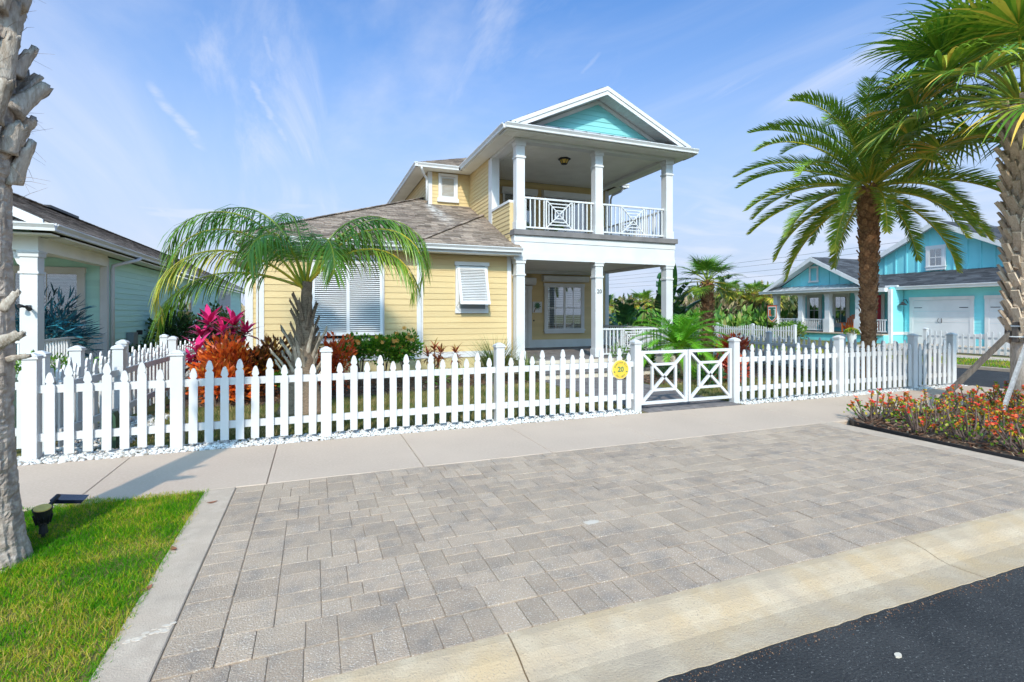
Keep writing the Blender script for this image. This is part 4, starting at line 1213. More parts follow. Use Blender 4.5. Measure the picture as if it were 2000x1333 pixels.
dsp = MB(); dsp.tube([(3.34, 16.95, 6.50), (3.36, 16.98, 6.42), (3.48, 17.2, 6.30), (3.60, 17.34, 6.20), (3.61, 17.36, 6.05), (3.61, 17.36, 5.45)], .042, 8); dsp.build('downspout', M['white'], m1_, smooth=True)
dsp = MB(); dsp.tube([(11.25, 17.0, 6.48), (11.2, 17.1, 6.36), (11.0, 17.4, 6.25), (10.99, 17.5, 6.1), (10.99, 17.5, 3.3)], .042, 8); dsp.build('downspout', M['white'], m1_, smooth=True)
# dormer shutter window
dwn = MB(); dwn.box(4.02, 4.10, 17.37, 17.449, 5.60, 6.36); dwn.box(4.62, 4.70, 17.37, 17.449, 5.60, 6.36); dwn.box(4.02, 4.70, 17.36, 17.449, 6.36, 6.44); dwn.box(3.98, 4.74, 17.36, 17.449, 5.46, 5.598)
dwin = dwn.build('window', M['trim'], H1)
slat_shutter(H1, 4.10, 4.62, 5.61, 6.35, 17.46, .0, 15, stile=.05)
# big double shutter on the left wall and tilted shutter on the right wall
fb = MB(); fb.box(-.10, -.02, YL - .07, YL - .003, .98, 2.95); fb.box(1.60, 1.68, YL - .07, YL - .003, .98, 2.95); fb.box(-.12, 1.70, YL - .075, YL - .003, 2.95, 3.06); fb.box(-.12, 1.70, YL - .09, YL - .003, .86, .98)
fb.build('window_frame', M['trim'], H1)
MB().box(-.02, 1.60, YL - .030, YL - .021, .98, 2.95).build('window_reveal', M['dark'], H1)
slat_shutter(H1, -.05, 1.63, 1.05, 2.93, YL - .03, .13, 34, mids=(.79,), stile=.07)
fb = MB(); fb.box(3.58, 3.68, YR - .06, YR - .003, 1.72, 2.90); fb.box(4.42, 4.50, YR - .06, YR - .003, 1.72, 2.90); fb.box(3.55, 4.53, YR - .09, YR - .003, 2.90, 3.00); fb.box(3.57, 4.51, YR - .062, YR - .003, 1.60, 1.72)
fb.build('window_frame', M['trim'], H1)
MB().box(3.68, 4.42, YR - .030, YR - .021, 1.72, 2.90).build('window_reveal', M['grey_box'], H1)
slat_shutter(H1, 3.62, 4.46, 1.84, 2.88, YR - .02, .34, 20, stile=.07)
for sxx in (3.60, 4.48): MB().bar((sxx, YR - .05, 1.76), (sxx, YR - .36, 1.90), .012, .012).build('shutter_arm', M['trim'], H1)
# porch window, shutter box, door, upper doors
sash_window(H1, 8.22, 9.72, .98, 2.62, 17.60, cols=2, muntins=(.5,), casing=.10)
bx_ = MB(); bx_.prism([(17.60, 2.80), (17.42, 2.80), (17.36, 2.86), (17.36, 3.0), (17.60, 3.04)], lambda a, b, d: (d, a, b), 8.02, 9.95); bx_.build('shutter_box', M['trim'], H1)
dr = MB(); dr.box(6.42, 6.54, 17.54, 17.62, .30, 2.5); dr.box(7.45, 7.60, 17.54, 17.62, .30, 2.62); dr.box(6.40, 7.62, 17.535, 17.62, 2.5, 2.62)
door = dr.build('door', M['trim'], H1)
dl = MB(); dl.box(6.54, 6.66, 17.57, 17.615, .31, 2.5); dl.box(7.33, 7.45, 17.57, 17.615, .31, 2.5); dl.box(6.66, 7.33, 17.571, 17.615, .31, .62); dl.box(6.66, 7.33, 17.571, 17.615, 2.38, 2.5)
dl.build('door_leaf', M['trim'], door)
MB().box(6.66, 7.33, 17.585, 17.592, .62, 2.38).build('pane', M['glass'], door)
MB().box(6.66, 7.33, 17.60, 17.612, .62, 2.38).build('dark_reveal', M['dark'], door)
bx_ = MB(); bx_.prism([(17.60, 2.64), (17.44, 2.66), (17.38, 2.74), (17.38, 2.90), (17.60, 2.94)], lambda a, b, d: (d, a, b), 6.35, 7.72); bx_.build('shutter_box', M['trim'], H1)
for (a, b) in ((6.45, 7.70), (8.10, 9.95)):
    fr = MB(); fr.box(a, a + .08, 17.53, 17.60, 3.93, 5.98); fr.box(b - .08, b, 17.53, 17.60, 3.93, 5.98); fr.box((a + b) / 2 - .04, (a + b) / 2 + .04, 17.54, 17.60, 3.93, 5.98)
    ud = fr.build('balcony_door', M['trim'], H1)
    MB().box(a + .08, b - .08, 17.575, 17.590, 3.94, 5.97).build('dark_reveal', M['dark'], ud)
    MB().box(a + .08, b - .08, 17.560, 17.565, 3.94, 5.97).build('pane', M['glass'], ud)
    bx_ = MB(); bx_.prism([(17.60, 5.98), (17.44, 5.98), (17.38, 6.04), (17.38, 6.20), (17.60, 6.26)], lambda p, q, d: (d, p, q), a - .08, b + .08); bx_.build('shutter_box', M['trim'], H1)
# balcony ceiling lamp, house number, doorbell, palm plaque
t = thing('ceiling_lantern', 'small black lantern fixed to the balcony ceiling', 'lamp', (7.40, 14.5, 6.50))
MB().prism([(.20 * math.cos(R(60 * k + 30)), .20 * math.sin(R(60 * k + 30))) for k in range(6)], lambda a, b, d: (7.40 + a, 14.5 + b, d), 6.46, 6.50).build('canopy', M['black'], t)
lm = MB(); ring = lambda r, z: [(7.40 + r * math.cos(R(60 * k + 30)), 14.5 + r * math.sin(R(60 * k + 30)), z) for k in range(6)]
a_, b_ = ring(.15, 6.458), ring(.09, 6.34)
for k in range(6): lm.bar(a_[k], b_[k], .016, .016, (.3, .9, .1))
lm.prism([(.10 * math.cos(R(60 * k + 30)), .10 * math.sin(R(60 * k + 30))) for k in range(6)], lambda a, b, d: (7.40 + a, 14.5 + b, d), 6.32, 6.34); lm.build('cage', M['black'], t)
gb = MB(); gb.add(ring(.135, 6.457) + ring(.082, 6.342), [(i, (i + 1) % 6, 6 + (i + 1) % 6, 6 + i) for i in range(6)]); gb.build('shade', M['lens'], t)
put('house_number', text_mesh('20', .17, .004), M['black'], H1, (7.885, 13.168, 2.24), (R(90), 0, 0))
t = thing('palm_plaque', 'small white wall plaque with a green palm tree beside the porch window', 'plaque', (7.82, 17.58, 1.8))
MB().box(7.64, 8.02, 17.545, 17.598, 1.62, 2.03).build('panel', M['trim'], t)
pm_ = MB(); pm_.tube([(7.69, 17.54, 1.64), (7.74, 17.535, 1.76), (7.81, 17.532, 1.87)], [.018, .014, .011], 6); pm_.build('trunk', M['bark_brown'], t)
pf = MB()
for an in range(0, 360, 32):
    d_ = Vector((math.cos(R(an)), 0, math.sin(R(an)))); e_ = Vector((-d_.z, 0, d_.x)); c_ = Vector((7.82, 17.532, 1.88))
    L_ = .16 + .02 * math.sin(an); pts = [c_, c_ + d_ * L_ * .5 + e_ * .022, c_ + d_ * L_ - Vector((0, 0, .03)), c_ + d_ * L_ * .5 - e_ * .022]
    pf.add([tuple(p) for p in pts] + [tuple(p - Vector((0, .006, 0))) for p in pts], [(0, 1, 2, 3), (4, 7, 6, 5), (0, 4, 5, 1), (1, 5, 6, 2), (2, 6, 7, 3), (3, 7, 4, 0)])
pf.build('fronds', M['sign_green'], t)
tag(MB().prism(circ(.028, 16), lambda a, b, d: (7.70 + a, d, 1.32 + b), 17.575, 17.60).build('doorbell', M['black']), 'small round black doorbell below the palm plaque', 'doorbell')

# ------------------------------------------------------------------ mint green house on the left
H2 = thing('mint_house', 'single storey mint green clapboard house with brown shingle roof on the left', 'house', (-7.5, 20, 0))
mw = MB().box(-12.0, -5.24, 16.84, 44, -.05, 3.12).build('wall', M['mint_core'], H2)
siding(mw, 'y', 16.95, 43.9, -5.24, 1, .20, 3.10, M['mint'], .165)
siding(mw, 'x', -11.9, -5.36, 16.84, -1, .35, 3.10, M['mint'], .165)
MB().box(-5.36, -5.20, 16.79, 16.95, .1, 3.1).build('corner_board', M['trim'], mw)
MB().box(-5.26, -5.205, 43.85, 44.05, .1, 3.1).build('corner_board', M['trim'], mw)
pf_ = MB().box(-12.0, -5.15, 12.95, 16.8, -.05, .32).build('porch_floor', M['band'], H2)
for cx in (-5.31, -8.3, -11.2): column(H2, cx, 13.14, .32, 2.86, .28)
bm2 = MB().box(-12, -5.17, 13.02, 13.26, 2.86, 3.14); bm2.box(-5.43, -5.18, 13.26, 16.78, 2.86, 3.14); bm2.build('beam', M['soffit'], H2)
MB().box(-12, -5.44, 13.27, 16.8, 3.06, 3.1).build('porch_ceiling', M['soffit'], H2)
for (cx, dx) in ((-5.17, 1), (-5.45, -1)):   # curved brackets beside the column head
    pts = [(0, 0), (.30, 0), (.30, -.05), (.20, -.09), (.12, -.16), (.08, -.26), (.0, -.34)]
    if dx < 0: MB().prism(pts, lambda a, b, d: (cx - a, d, 2.86 + b), 13.09, 13.19).build('bracket', M['white'], H2)
    else: MB().prism(pts, lambda a, b, d: (d, 13.28 + a, 2.86 + b), -5.36, -5.26).build('bracket', M['white'], H2)
railing(H2, (-5.30, 13.30), (-5.30, 16.80), .42, 1.02)
railing(H2, (-8.16, 13.14), (-5.46, 13.14), .42, 1.02)
sash_window(H2, -7.15, -5.80, .75, 2.66, 16.80, cols=1, casing=.13, muntins=(.5,), mid=.5)
sash_window(H2, -9.6, -8.1, .75, 2.66, 16.80, cols=1, casing=.13, muntins=(.5,))
# side wall windows facing +x
sash_window(H2, 24.3, 26.7, .98, 2.42, -5.21, axis='y', sg=1, cols=2, blinds=False)
fb = MB(); fb.box(-5.205, -5.12, 34.0, 34.2, .9, 2.85); fb.box(-5.205, -5.12, 38.0, 38.2, .9, 2.85); fb.box(-5.205, -5.12, 34.0, 38.2, 2.85, 2.98); fb.build('window_frame', M['trim'], H2)
sh = MB().box(-5.20, -5.15, 34.2, 38.0, .9, 2.84).build('shutter', M['trim'], H2)
for k in range(20):
    z = .98 + k * .092; MB().add([(-5.10, 34.22, z), (-5.10, 37.98, z), (-5.15, 37.98, z + .06), (-5.15, 34.22, z + .06), (-5.11, 34.22, z - .01), (-5.11, 37.98, z - .01)], [(0, 1, 2, 3), (4, 5, 1, 0)]).build('slat', M['white'], sh)
# roof
ex_, ez_, rx_, rz_ = -4.82, 3.36, -8.7, 5.26
pl = [(ex_, 12.62, ez_), (ex_, 46.0, ez_), (rx_, 46.0, rz_), (rx_, 12.62, rz_)]
q1 = roof_slab('roof', H2, pl, M['shingle_left'], .06); shingles(q1, pl, M['shingle_left'], .15, 21, .22, .5)
roof_slab('roof', H2, [(-12.58, 46, ez_), (-12.58, 12.62, ez_), (rx_, 12.62, rz_), (rx_, 46, rz_)], M['shingle_left'], .06)
MB().bar((rx_ + .02, 22.3, rz_ + .05), (rx_ + .02, 24.6, rz_ + .05), .34, .09).build('ridge_vent', M['black'], q1)
rc = MB(); rg = random.Random(31)
for k in range(90): rc.cur = rg.random() * .5; rc.bar((rx_, 12.62 + k * .37, rz_ + .02), (rx_, 13.02 + k * .37, rz_ + .03), .26, .02)
stuff(rc.build('ridge_cap', M['shingle_left'], q1))
gutter(q1, (ex_ + .002, 12.62), (ex_ + .002, 46), (1, 0), 3.35, .14, .13)
MB().box(-5.20, ex_, 13.26, 46, 3.14, 3.17).build('soffit', M['soffit'], q1)
MB().box(-12.5, ex_, 12.64, 13.02, 3.14, 3.17).build('soffit', M['soffit'], q1)
sk = roof_slab('skirt_roof', H2, [(-12.6, 12.58, 3.35), (ex_ + .0, 12.58, 3.35), (-5.4, 13.25, 3.62), (-12.0, 13.25, 3.62)], M['metal_roof'], .03)
for k in range(16): MB().bar((-12.2 + k * .45, 12.6, 3.37), (-12.2 + k * .45 + (-.1 if k > 13 else 0), 13.2, 3.61), .02, .035).build('seam', M['metal_roof'], sk)
gutter(sk, (-12.6, 12.575), (ex_ + .12, 12.575), (0, -1), 3.345, .14, .13)
s_ = (rz_ - ez_) / (ex_ - rx_)
MB().prism([(ex_ - .1, ez_ + .1 * s_ + .02), (rx_, rz_ + .02), (rx_, rz_ - .22), (ex_ - .1, ez_ + .1 * s_ - .16)], lambda a, b, d: (a, d, b), 12.57, 12.62).build('rake_board', M['white'], q1)
MB().prism([(-11.9, 3.15), (-5.4, 3.15), (-5.4, 3.55), (rx_, rz_ - .1), (-11.9, 3.6)], lambda a, b, d: (a, d, b), 13.26, 13.34).build('gable_wall', M['mint'], H2)
ds = MB(); ds.tube([(-4.74, 17.9, 3.20), (-4.78, 17.7, 3.12), (-5.0, 17.25, 2.98), (-5.14, 17.05, 2.90), (-5.15, 17.03, 2.76), (-5.15, 17.03, .05)], .05, 8); ds.build('downspout', M['trim'], q1, smooth=True)
# things on and by the wall
t = thing('meter_box', 'grey electric meter box on the mint green wall with a conduit', 'meter box', (-5.15, 18.6, .7))
MB().box(-5.21, -5.03, 18.35, 18.75, .62, 1.02).build('box', M['grey_box'], t); MB().tube([(-5.14, 18.55, .62), (-5.14, 18.55, .02)], .022, 8).build('conduit', M['grey_box'], t)
tag(MB().box(-5.21, -5.10, 19.3, 19.48, .92, 1.06).build('wall_socket', M['black']), 'small black outlet box beside the grey meter box', 'outlet box')
t = thing('security_light', 'twin black security light fixed to the white porch column of the mint house', 'lamp', (-5.30, 12.95, 1.72))
MB().box(-5.345, -5.265, 12.965, 12.998, 1.68, 1.76).build('base', M['black'], t)
for s in (-1, 1): MB().tube([(-5.305 + s * .02, 12.96, 1.72), (-5.305 + s * .06, 12.88, 1.72 - s * .02), (-5.305 + s * .08, 12.82, 1.71 - s * .03)], [.02, .03, .045], 10).build('lamp_head', M['black'], t)
t = thing('utility_pedestal', 'dark green utility pedestal standing just behind the front fence', 'utility box', (-2.26, 7.42, 0))
MB().prism([(-.075, -.02), (.075, -.02), (.070, .36), (.045, .42), (-.045, .42), (-.070, .36)], lambda a, b, d: (-2.26 + a, d, b), 7.34, 7.50).build('body', M['green_box'], t)
MB().box(-2.30, -2.22, 7.325, 7.34, .20, .30).build('hasp', M['metal_roof'], t)
t = thing('transformer_box', 'pale green utility cabinet behind the neighbouring fence next to the trunk', 'utility box', (-4.0, 8.4, 0))
MB().box(-4.35, -3.55, 8.2, 8.8, -.02, .74).build('body', M['pale_green'], t); MB().box(-4.38, -3.52, 8.17, 8.83, .741, .78).build('lid', M['pale_green'], t)

# ------------------------------------------------------------------ turquoise house across the side street
H3 = thing('turquoise_house', 'turquoise house with grey roof, white garage doors and gabled porch across the side street', 'house', (30, 17, 0))
gw = MB().box(29.02, 36, 4.0, 17.64, -.05, 2.95).build('wall', M['turq'], H3)
siding(gw, 'y', 4.1, 17.6, 29.02, -1, .62, 2.80, M['turq'], .17)
MB().box(28.985, 29.018, 4.1, 17.62, .46, .62).build('base_board', M['trim'], gw)
ret = MB().box(27.98, 29.0, 17.66, 17.75, -.05, 2.95).build('wall', M['turq'], H3)
siding(ret, 'x', 28.1, 28.98, 17.66, -1, .62, 2.8, M['turq'], .17)
MB().box(27.96, 28.1, 17.62, 17.78, .02, 2.85).build('corner_board', M['trim'], ret)
MB().box(28.1, 28.98, 17.63, 17.658, .46, .62).build('base_board', M['trim'], ret)
prw = MB().box(30.0, 36, 17.75, 24.6, -.05, 2.95).build('wall', M['turq'], H3)
siding(prw, 'y', 17.8, 24.5, 30.0, -1, .6, 2.85, M['turq'], .17)
MB().box(27.6, 30.0, 17.76, 24.9, -.05, .44).build('porch_base', M['turq'], H3)
MB().box(27.5, 30.0, 17.77, 25.0, .442, .50).build('porch_floor', M['band'], H3)
for y_ in (18.0, 19.2, 21.0, 22.75, 24.55):
    if y_ == 18.0: continue
    column(H3, 27.85, y_, .50, 2.72, .28)
    MB().box(27.66, 28.04, y_ - .19, y_ + .19, .501, 1.28).build('column_pedestal', M['white'], H3)
bm3 = MB().box(27.72, 27.98, 17.8, 24.8, 2.72, 2.93); bm3.build('beam', M['white'], H3)
MB().box(27.98, 30.0, 17.8, 24.8, 2.86, 2.9).build('porch_ceiling', M['soffit'], H3)
for (a, b) in ((17.8, 19.02), (21.18, 22.57), (22.93, 24.37)): railing(H3, (27.85, a), (27.85, b), .62, 1.24, False, .12)
railing(H3, (28.0, 24.55), (29.95, 24.55), .62, 1.24, False, .12)
for (a, b) in ((23.2, 23.9), (21.4, 22.15)): sash_window(H3, a, b, .95, 2.62, 29.98, axis='y', sg=-1, cols=1, blinds=False, casing=.16, muntins=(.5,))
rd = MB().box(29.90, 29.98, 19.40, 19.60, .5, 2.62).build('door', M['red'], H3); MB().box(29.92, 29.975, 19.22, 19.398, .5, 2.7).build('door_frame', M['trim'], rd)
# porch gable
ap, ye0, ye1, xe = (21.8, 4.92), 25.35, 18.25, 27.42
pl = [(xe, ye0, 2.98), (36, ye0, 2.98), (36, ap[0], ap[1]), (xe, ap[0], ap[1])]
p1 = roof_slab('roof', H3, pl, M['shingle_grey'], .06)
pl = [(36, ye1, 2.98), (xe, ye1, 2.98), (xe, ap[0], ap[1]), (36, ap[0], ap[1])]
p2 = roof_slab('roof', H3, pl, M['shingle_grey'], .06); shingles(p2, pl, M['shingle_grey'], .2, 41, .3, .7)
for ye, par in ((ye0, p1), (ye1, p2)):
    sl_ = (ap[1] - 2.98) / (ye - ap[0]); sgn = 1 if ye > ap[0] else -1
    MB().prism([(ye - sgn * .12, 2.98 + .12 * abs(sl_)), (ap[0], ap[1] + .01), (ap[0], ap[1] - .24), (ye - sgn * .12, 2.98 + .12 * abs(sl_) - .22)], lambda a, b, d: (d, a, b), xe - .05, xe + .0).build('rake_board', M['white'], par)
    MB().prism([(ye, 2.98 - .08), (ap[0], ap[1] - .10), (ap[0], ap[1] - .16), (ye, 2.98 - .14)], lambda a, b, d: (d, a, b), xe + .002, 28.1).build('soffit', M['white'], par)
gbw = MB().prism([(18.6, 2.94), (25.0, 2.94), (21.8, 4.76)], lambda a, b, d: (d, a, b), 28.10, 28.2).build('gable_wall', M['turq'], H3)
for k in range(9):
    yk = 19.3 + k * .62; top = 4.72 - abs(yk - 21.8) * .57
    if top > 3.25: MB().box(28.065, 28.098, yk - .03, yk + .03, 3.1, top).build('batten', M['turq'], gbw)
wv = MB(); wv.box(28.02, 28.06, 21.80, 21.90, 3.55, 4.30); wv.box(28.02, 28.06, 22.30, 22.40, 3.55, 4.30); wv.box(28.02, 28.06, 21.80, 22.40, 4.30, 4.42); wv.box(28.0, 28.06, 21.76, 22.44, 3.45, 3.55); wv.build('gable_window', M['trim'], H3)
sk = roof_slab('skirt_roof', H3, [(27.36, 25.4, 2.98), (27.36, 18.2, 2.98), (28.1, 18.75, 3.26), (28.1, 24.9, 3.26)], M['metal_roof'], .03)
for k in range(14): MB().bar((27.4, 18.7 + k * .48, 3.0), (28.08, 18.7 + k * .48, 3.27), .025, .03).build('seam', M['metal_roof'], sk)
gutter(sk, (27.355, 18.1), (27.355, 25.45), (-1, 0), 2.985, .16, .12)
# garage roof and the big gable above
pl = [(28.45, 18.6, 2.98), (28.45, 3.6, 2.98), (30.42, 3.6, 3.80), (30.42, 20.6, 3.80)]
g3 = roof_slab('roof', H3, pl, M['shingle_grey'], .06); shingles(g3, pl, M['shingle_grey'], .2, 42, .3, .7)
gutter(g3, (28.448, 3.6), (28.448, 18.15), (-1, 0), 2.985, .16, .12)
MB().box(28.46, 29.0, 3.7, 17.65, 2.82, 2.84).build('soffit', M['soffit'], g3)
MB().box(28.30, 28.46, 17.55, 18.15, 2.98, 3.06).build('roof_return', M['white'], g3)
ag = (16.76, 6.42); hw3 = 5.6; zb3 = ag[1] - .53 * hw3
bg_ = MB().prism([(ag[0] - hw3 + .3, 3.2), (ag[0] + hw3 - .3, 3.2), (ag[0] + hw3 - .3, zb3 + .1), (ag[0], ag[1] - .06), (ag[0] - hw3 + .3, zb3 + .1)], lambda a, b, d: (d, a, b), 30.42, 30.6).build('gable_wall', M['turq'], H3)
for k in range(17):
    yk = 12.2 + k * .56; top = ag[1] - .12 - abs(yk - ag[0]) * .53
    MB().box(30.38, 30.418, yk - .035, yk + .035, 3.78, top).build('batten', M['turq'], bg_)
pl = [(30.0, ag[0] + hw3, zb3), (42, ag[0] + hw3, zb3), (42, *ag), (30.0, *ag)]
b1 = roof_slab('roof', H3, pl, M['shingle_grey'], .07)
pl = [(42, ag[0] - hw3, zb3), (30.0, ag[0] - hw3, zb3), (30.0, *ag), (42, *ag)]
b2 = roof_slab('roof', H3, pl, M['shingle_grey'], .07); shingles(b2, pl, M['shingle_grey'], .2, 43, .3, .7)
for sgn, par in ((1, b1), (-1, b2)):
    MB().prism([(ag[0] + sgn * hw3, zb3 + .01), (ag[0], ag[1] + .01), (ag[0], ag[1] - .27), (ag[0] + sgn * hw3, zb3 - .24)], lambda a, b, d: (d, a, b), 29.95, 30.0).build('rake_board', M['white'], par)
    MB().prism([(ag[0] + sgn * hw3, zb3 - .12), (ag[0], ag[1] - .12), (ag[0], ag[1] - .17), (ag[0] + sgn * hw3, zb3 - .17)], lambda a, b, d: (d, a, b), 30.002, 30.40).build('soffit', M['white'], par)
sash_window(H3, 16.62, 17.22, 4.06, 4.98, 30.40, axis='y', sg=-1, cols=1, blinds=False, casing=.15, muntins=(.5,))
# garage doors with strap hinges and handles
for (a, b) in ((14.72, 17.18), (11.3, 13.98)):
    fr = MB(); fr.box(28.95, 29.0, a - .16, a, .02, 2.26); fr.box(28.95, 29.0, b, b + .16, .02, 2.26); fr.box(28.94, 29.0, a - .18, b + .18, 2.26, 2.42)
    gd = fr.build('garage_door', M['trim'], H3)
    for k in range(4): MB().box(28.965, 28.998, a, b, .03 + k * .557, .03 + k * .557 + .55).build('door_panel', M['white'], gd)
    for z in (.42, 1.86):
        MB().box(28.955, 28.965, b - .42, b - .06, z, z + .03).build('hinge', M['black'], gd); MB().box(28.955, 28.965, a + .06, a + .42, z, z + .03).build('hinge', M['black'], gd)
    m_ = (a + b) / 2
    for s in (-1, 1): MB().tube([(28.955, m_ + s * .06, 1.12), (28.93, m_ + s * .085, 1.20), (28.93, m_ + s * .085, 1.26), (28.955, m_ + s * .06, 1.34)], .012, 6).build('handle', M['black'], gd)
t = thing('barn_lamp', 'black gooseneck barn lamp on the turquoise garage wall', 'lamp', (28.98, 17.44, 2.1))
MB().tube([(29.0, 17.44, 2.12), (28.85, 17.44, 2.30), (28.66, 17.44, 2.30), (28.58, 17.44, 2.16)], .018, 8).build('arm', M['black'], t, smooth=True)
MB().tube([(28.58, 17.44, 2.20), (28.58, 17.44, 2.13), (28.58, 17.44, 2.02)], [.04, .08, .20], 14).build('shade', M['black'], t)
put('house_number', text_mesh('16', .17, .004), M['grey_box'], H3, (27.705, 19.2, 1.88), (R(90), 0, R(-90)))


def adirondack(label, loc, rz, mat):
    t = thing('lounge_chair', label, 'chair', loc); o = loc
    def w(x, y, z):
        c, s = math.cos(rz), math.sin(rz); return (o[0] + x * c - y * s, o[1] + x * s + y * c, o[2] + z)
    def b(n, p, q, wd, h, up=(0, 0, 1)): MB().bar(w(*p), w(*q), wd, h, up).build(n, mat, t)
    for s in (-1, 1):
        b('leg', (s * .30, -.30, 0), (s * .30, -.30, .52), .09, .03, (1, 0, 0)); b('leg', (s * .26, -.34, .36), (s * .26, .42, .02), .03, .12)
        b('armrest', (s * .36, -.38, .54), (s * .34, .38, .54), .13, .025); b('arm_support', (s * .30, .28, .15), (s * .33, .34, .53), .08, .03, (1, 0, 0))
    for k in range(5): b('seat_slat', (-.28, -.32 + k * .12, .37 - k * .045), (.28, -.32 + k * .12, .37 - k * .045), .11, .022)
    for k in range(7):
        x = (k - 3) * .085; top = 1.02 - (k - 3) ** 2 * .022
        b('back_slat', (x, .20, .16), (x * 1.12, .20 + top * .36, top), .078, .02, (0, -1, .4))
    b('back_rail', (-.30, .36, .52), (.30, .36, .52), .05, .03)
    return t


adirondack('orange wooden lounge chair with a fan back on the porch across the street', (28.75, 20.35, .505), R(-75), M['orange'])
adirondack('teal wooden lounge chair behind the porch railing across the street', (28.9, 22.0, .505), R(-80), M['teal_paint'])
# garden flag with a split letter U on a pole
t = thing('garden_flag', 'small orange and green shield shaped flag with a letter U by the scalloped fence', 'flag', (24.6, 22.0, .02))
MB().tube([(24.6, 22.35, .02), (24.6, 22.35, 2.1)], .018, 8).build('pole', M['black'], t)
MB().tube([(24.6, 22.36, 2.06), (24.6, 21.6, 2.06)], .014, 8).build('crossbar', M['black'], t)
shield = lambda k: [(-.31 * k, .46 * k), (.31 * k, .46 * k), (.31 * k, -.22 * k), (.16 * k, -.40 * k), (0, -.50 * k), (-.16 * k, -.40 * k), (-.31 * k, -.22 * k)]
fc = (24.57, 21.98, 1.58)
for nm, k, mt, d0 in (('border', 1.0, 'flag_orange', 0), ('inner_border', .86, 'flag_white', .006), ('field', .78, 'flag_green', .012)):
    MB().prism(shield(k), lambda a, b, d: (d, fc[1] - a, fc[2] + b), fc[0] - d0 - .005, fc[0] - d0).build(nm, M[mt], t)
for s, mt in ((-1, 'flag_orange'), (1, 'sign_green')):
    up = [(.03, -.09), (.03, -.17), (.20, -.17), (.20, -.05), (.20, .20), (.09, .20), (.09, -.09)]
    MB().prism([(a * s, b + .03) for a, b in [(x * 1.18, y * 1.15) for x, y in up]], lambda a, b, d: (d, fc[1] - a, fc[2] + b), fc[0] - .0205, fc[0] - .0175).build('letter_outline', M['flag_white'], t)
    MB().prism([(a * s, b + .03) for a, b in up], lambda a, b, d: (d, fc[1] - a, fc[2] + b), fc[0] - .0255, fc[0] - .021).build('letter', M[mt], t)
# power line far behind
t = thing('power_line', 'thin overhead power line wires in the sky beyond the scrub', 'power line', (61.5, 70, 0))
for k, z in enumerate((7.5, 8.3, 9.2, 9.9)):
    MB().tube([(61.5, 22 + 92 * f, z - 1.0 * 4 * f * (1 - f) * .5) for f in [i / 12 for i in range(13)]], .02, 5).build('wire', M['wire'], t)
for y_ in (22, 114): MB().tube([(61.5, y_, -.1), (61.5, y_, 10.3)], [.16, .11], 10).build('pole', M['wood_brown'], t)
# solar spotlight beside the trunk
t = thing('solar_spotlight', 'black solar garden spotlight with amber lens in the grass beside the trunk', 'spotlight', (-1.80, 4.60, 0))
c_ = Vector((-1.80, 4.60, .17)); ax = Vector((.06, -.22, .97)).normalized()
MB().tube([(-1.80, 4.61, -.05), (-1.80, 4.61, .09)], .012, 8).build('stake', M['black'], t)
MB().tube([(-1.80, 4.61, .03), (-1.80, 4.61, .10)], [.028, .022], 8).build('collar', M['black'], t)
MB().tube([c_ - ax * .062, c_ - ax * .03, c_ + ax * .0, c_ + ax * .045], [.027, .041, .048, .057], 18).build('head', M['black'], t)
MB().tube([c_ + ax * .0451, c_ + ax * .051], [.050, .049], 18).build('lens', M['lens'], t)
for k in range(10):
    a = 2 * math.pi * k / 10; u = ax.orthogonal().normalized(); v = ax.cross(u); d = u * math.cos(a) + v * math.sin(a)
    MB().bar(c_ - ax * .07 + d * .037, c_ - ax * .005 + d * .051, .006, .014, d).build('cooling_fin', M['black'], t)
MB().bar((-1.79, 4.66, .20), (-1.76, 4.74, .255), .02, .02).build('panel_arm', M['black'], t)
pn = MB(); pn.add([(-1.80, 4.70, .235), (-1.60, 4.71, .205), (-1.60, 4.81, .212), (-1.80, 4.81, .243), (-1.79, 4.705, .205), (-1.62, 4.715, .180), (-1.62, 4.805, .186), (-1.79, 4.805, .212)], [(0, 1, 2, 3), (4, 7, 6, 5), (0, 4, 5, 1), (1, 5, 6, 2), (2, 6, 7, 3), (3, 7, 4, 0)])
pn.build('solar_panel', M['solar'], t)

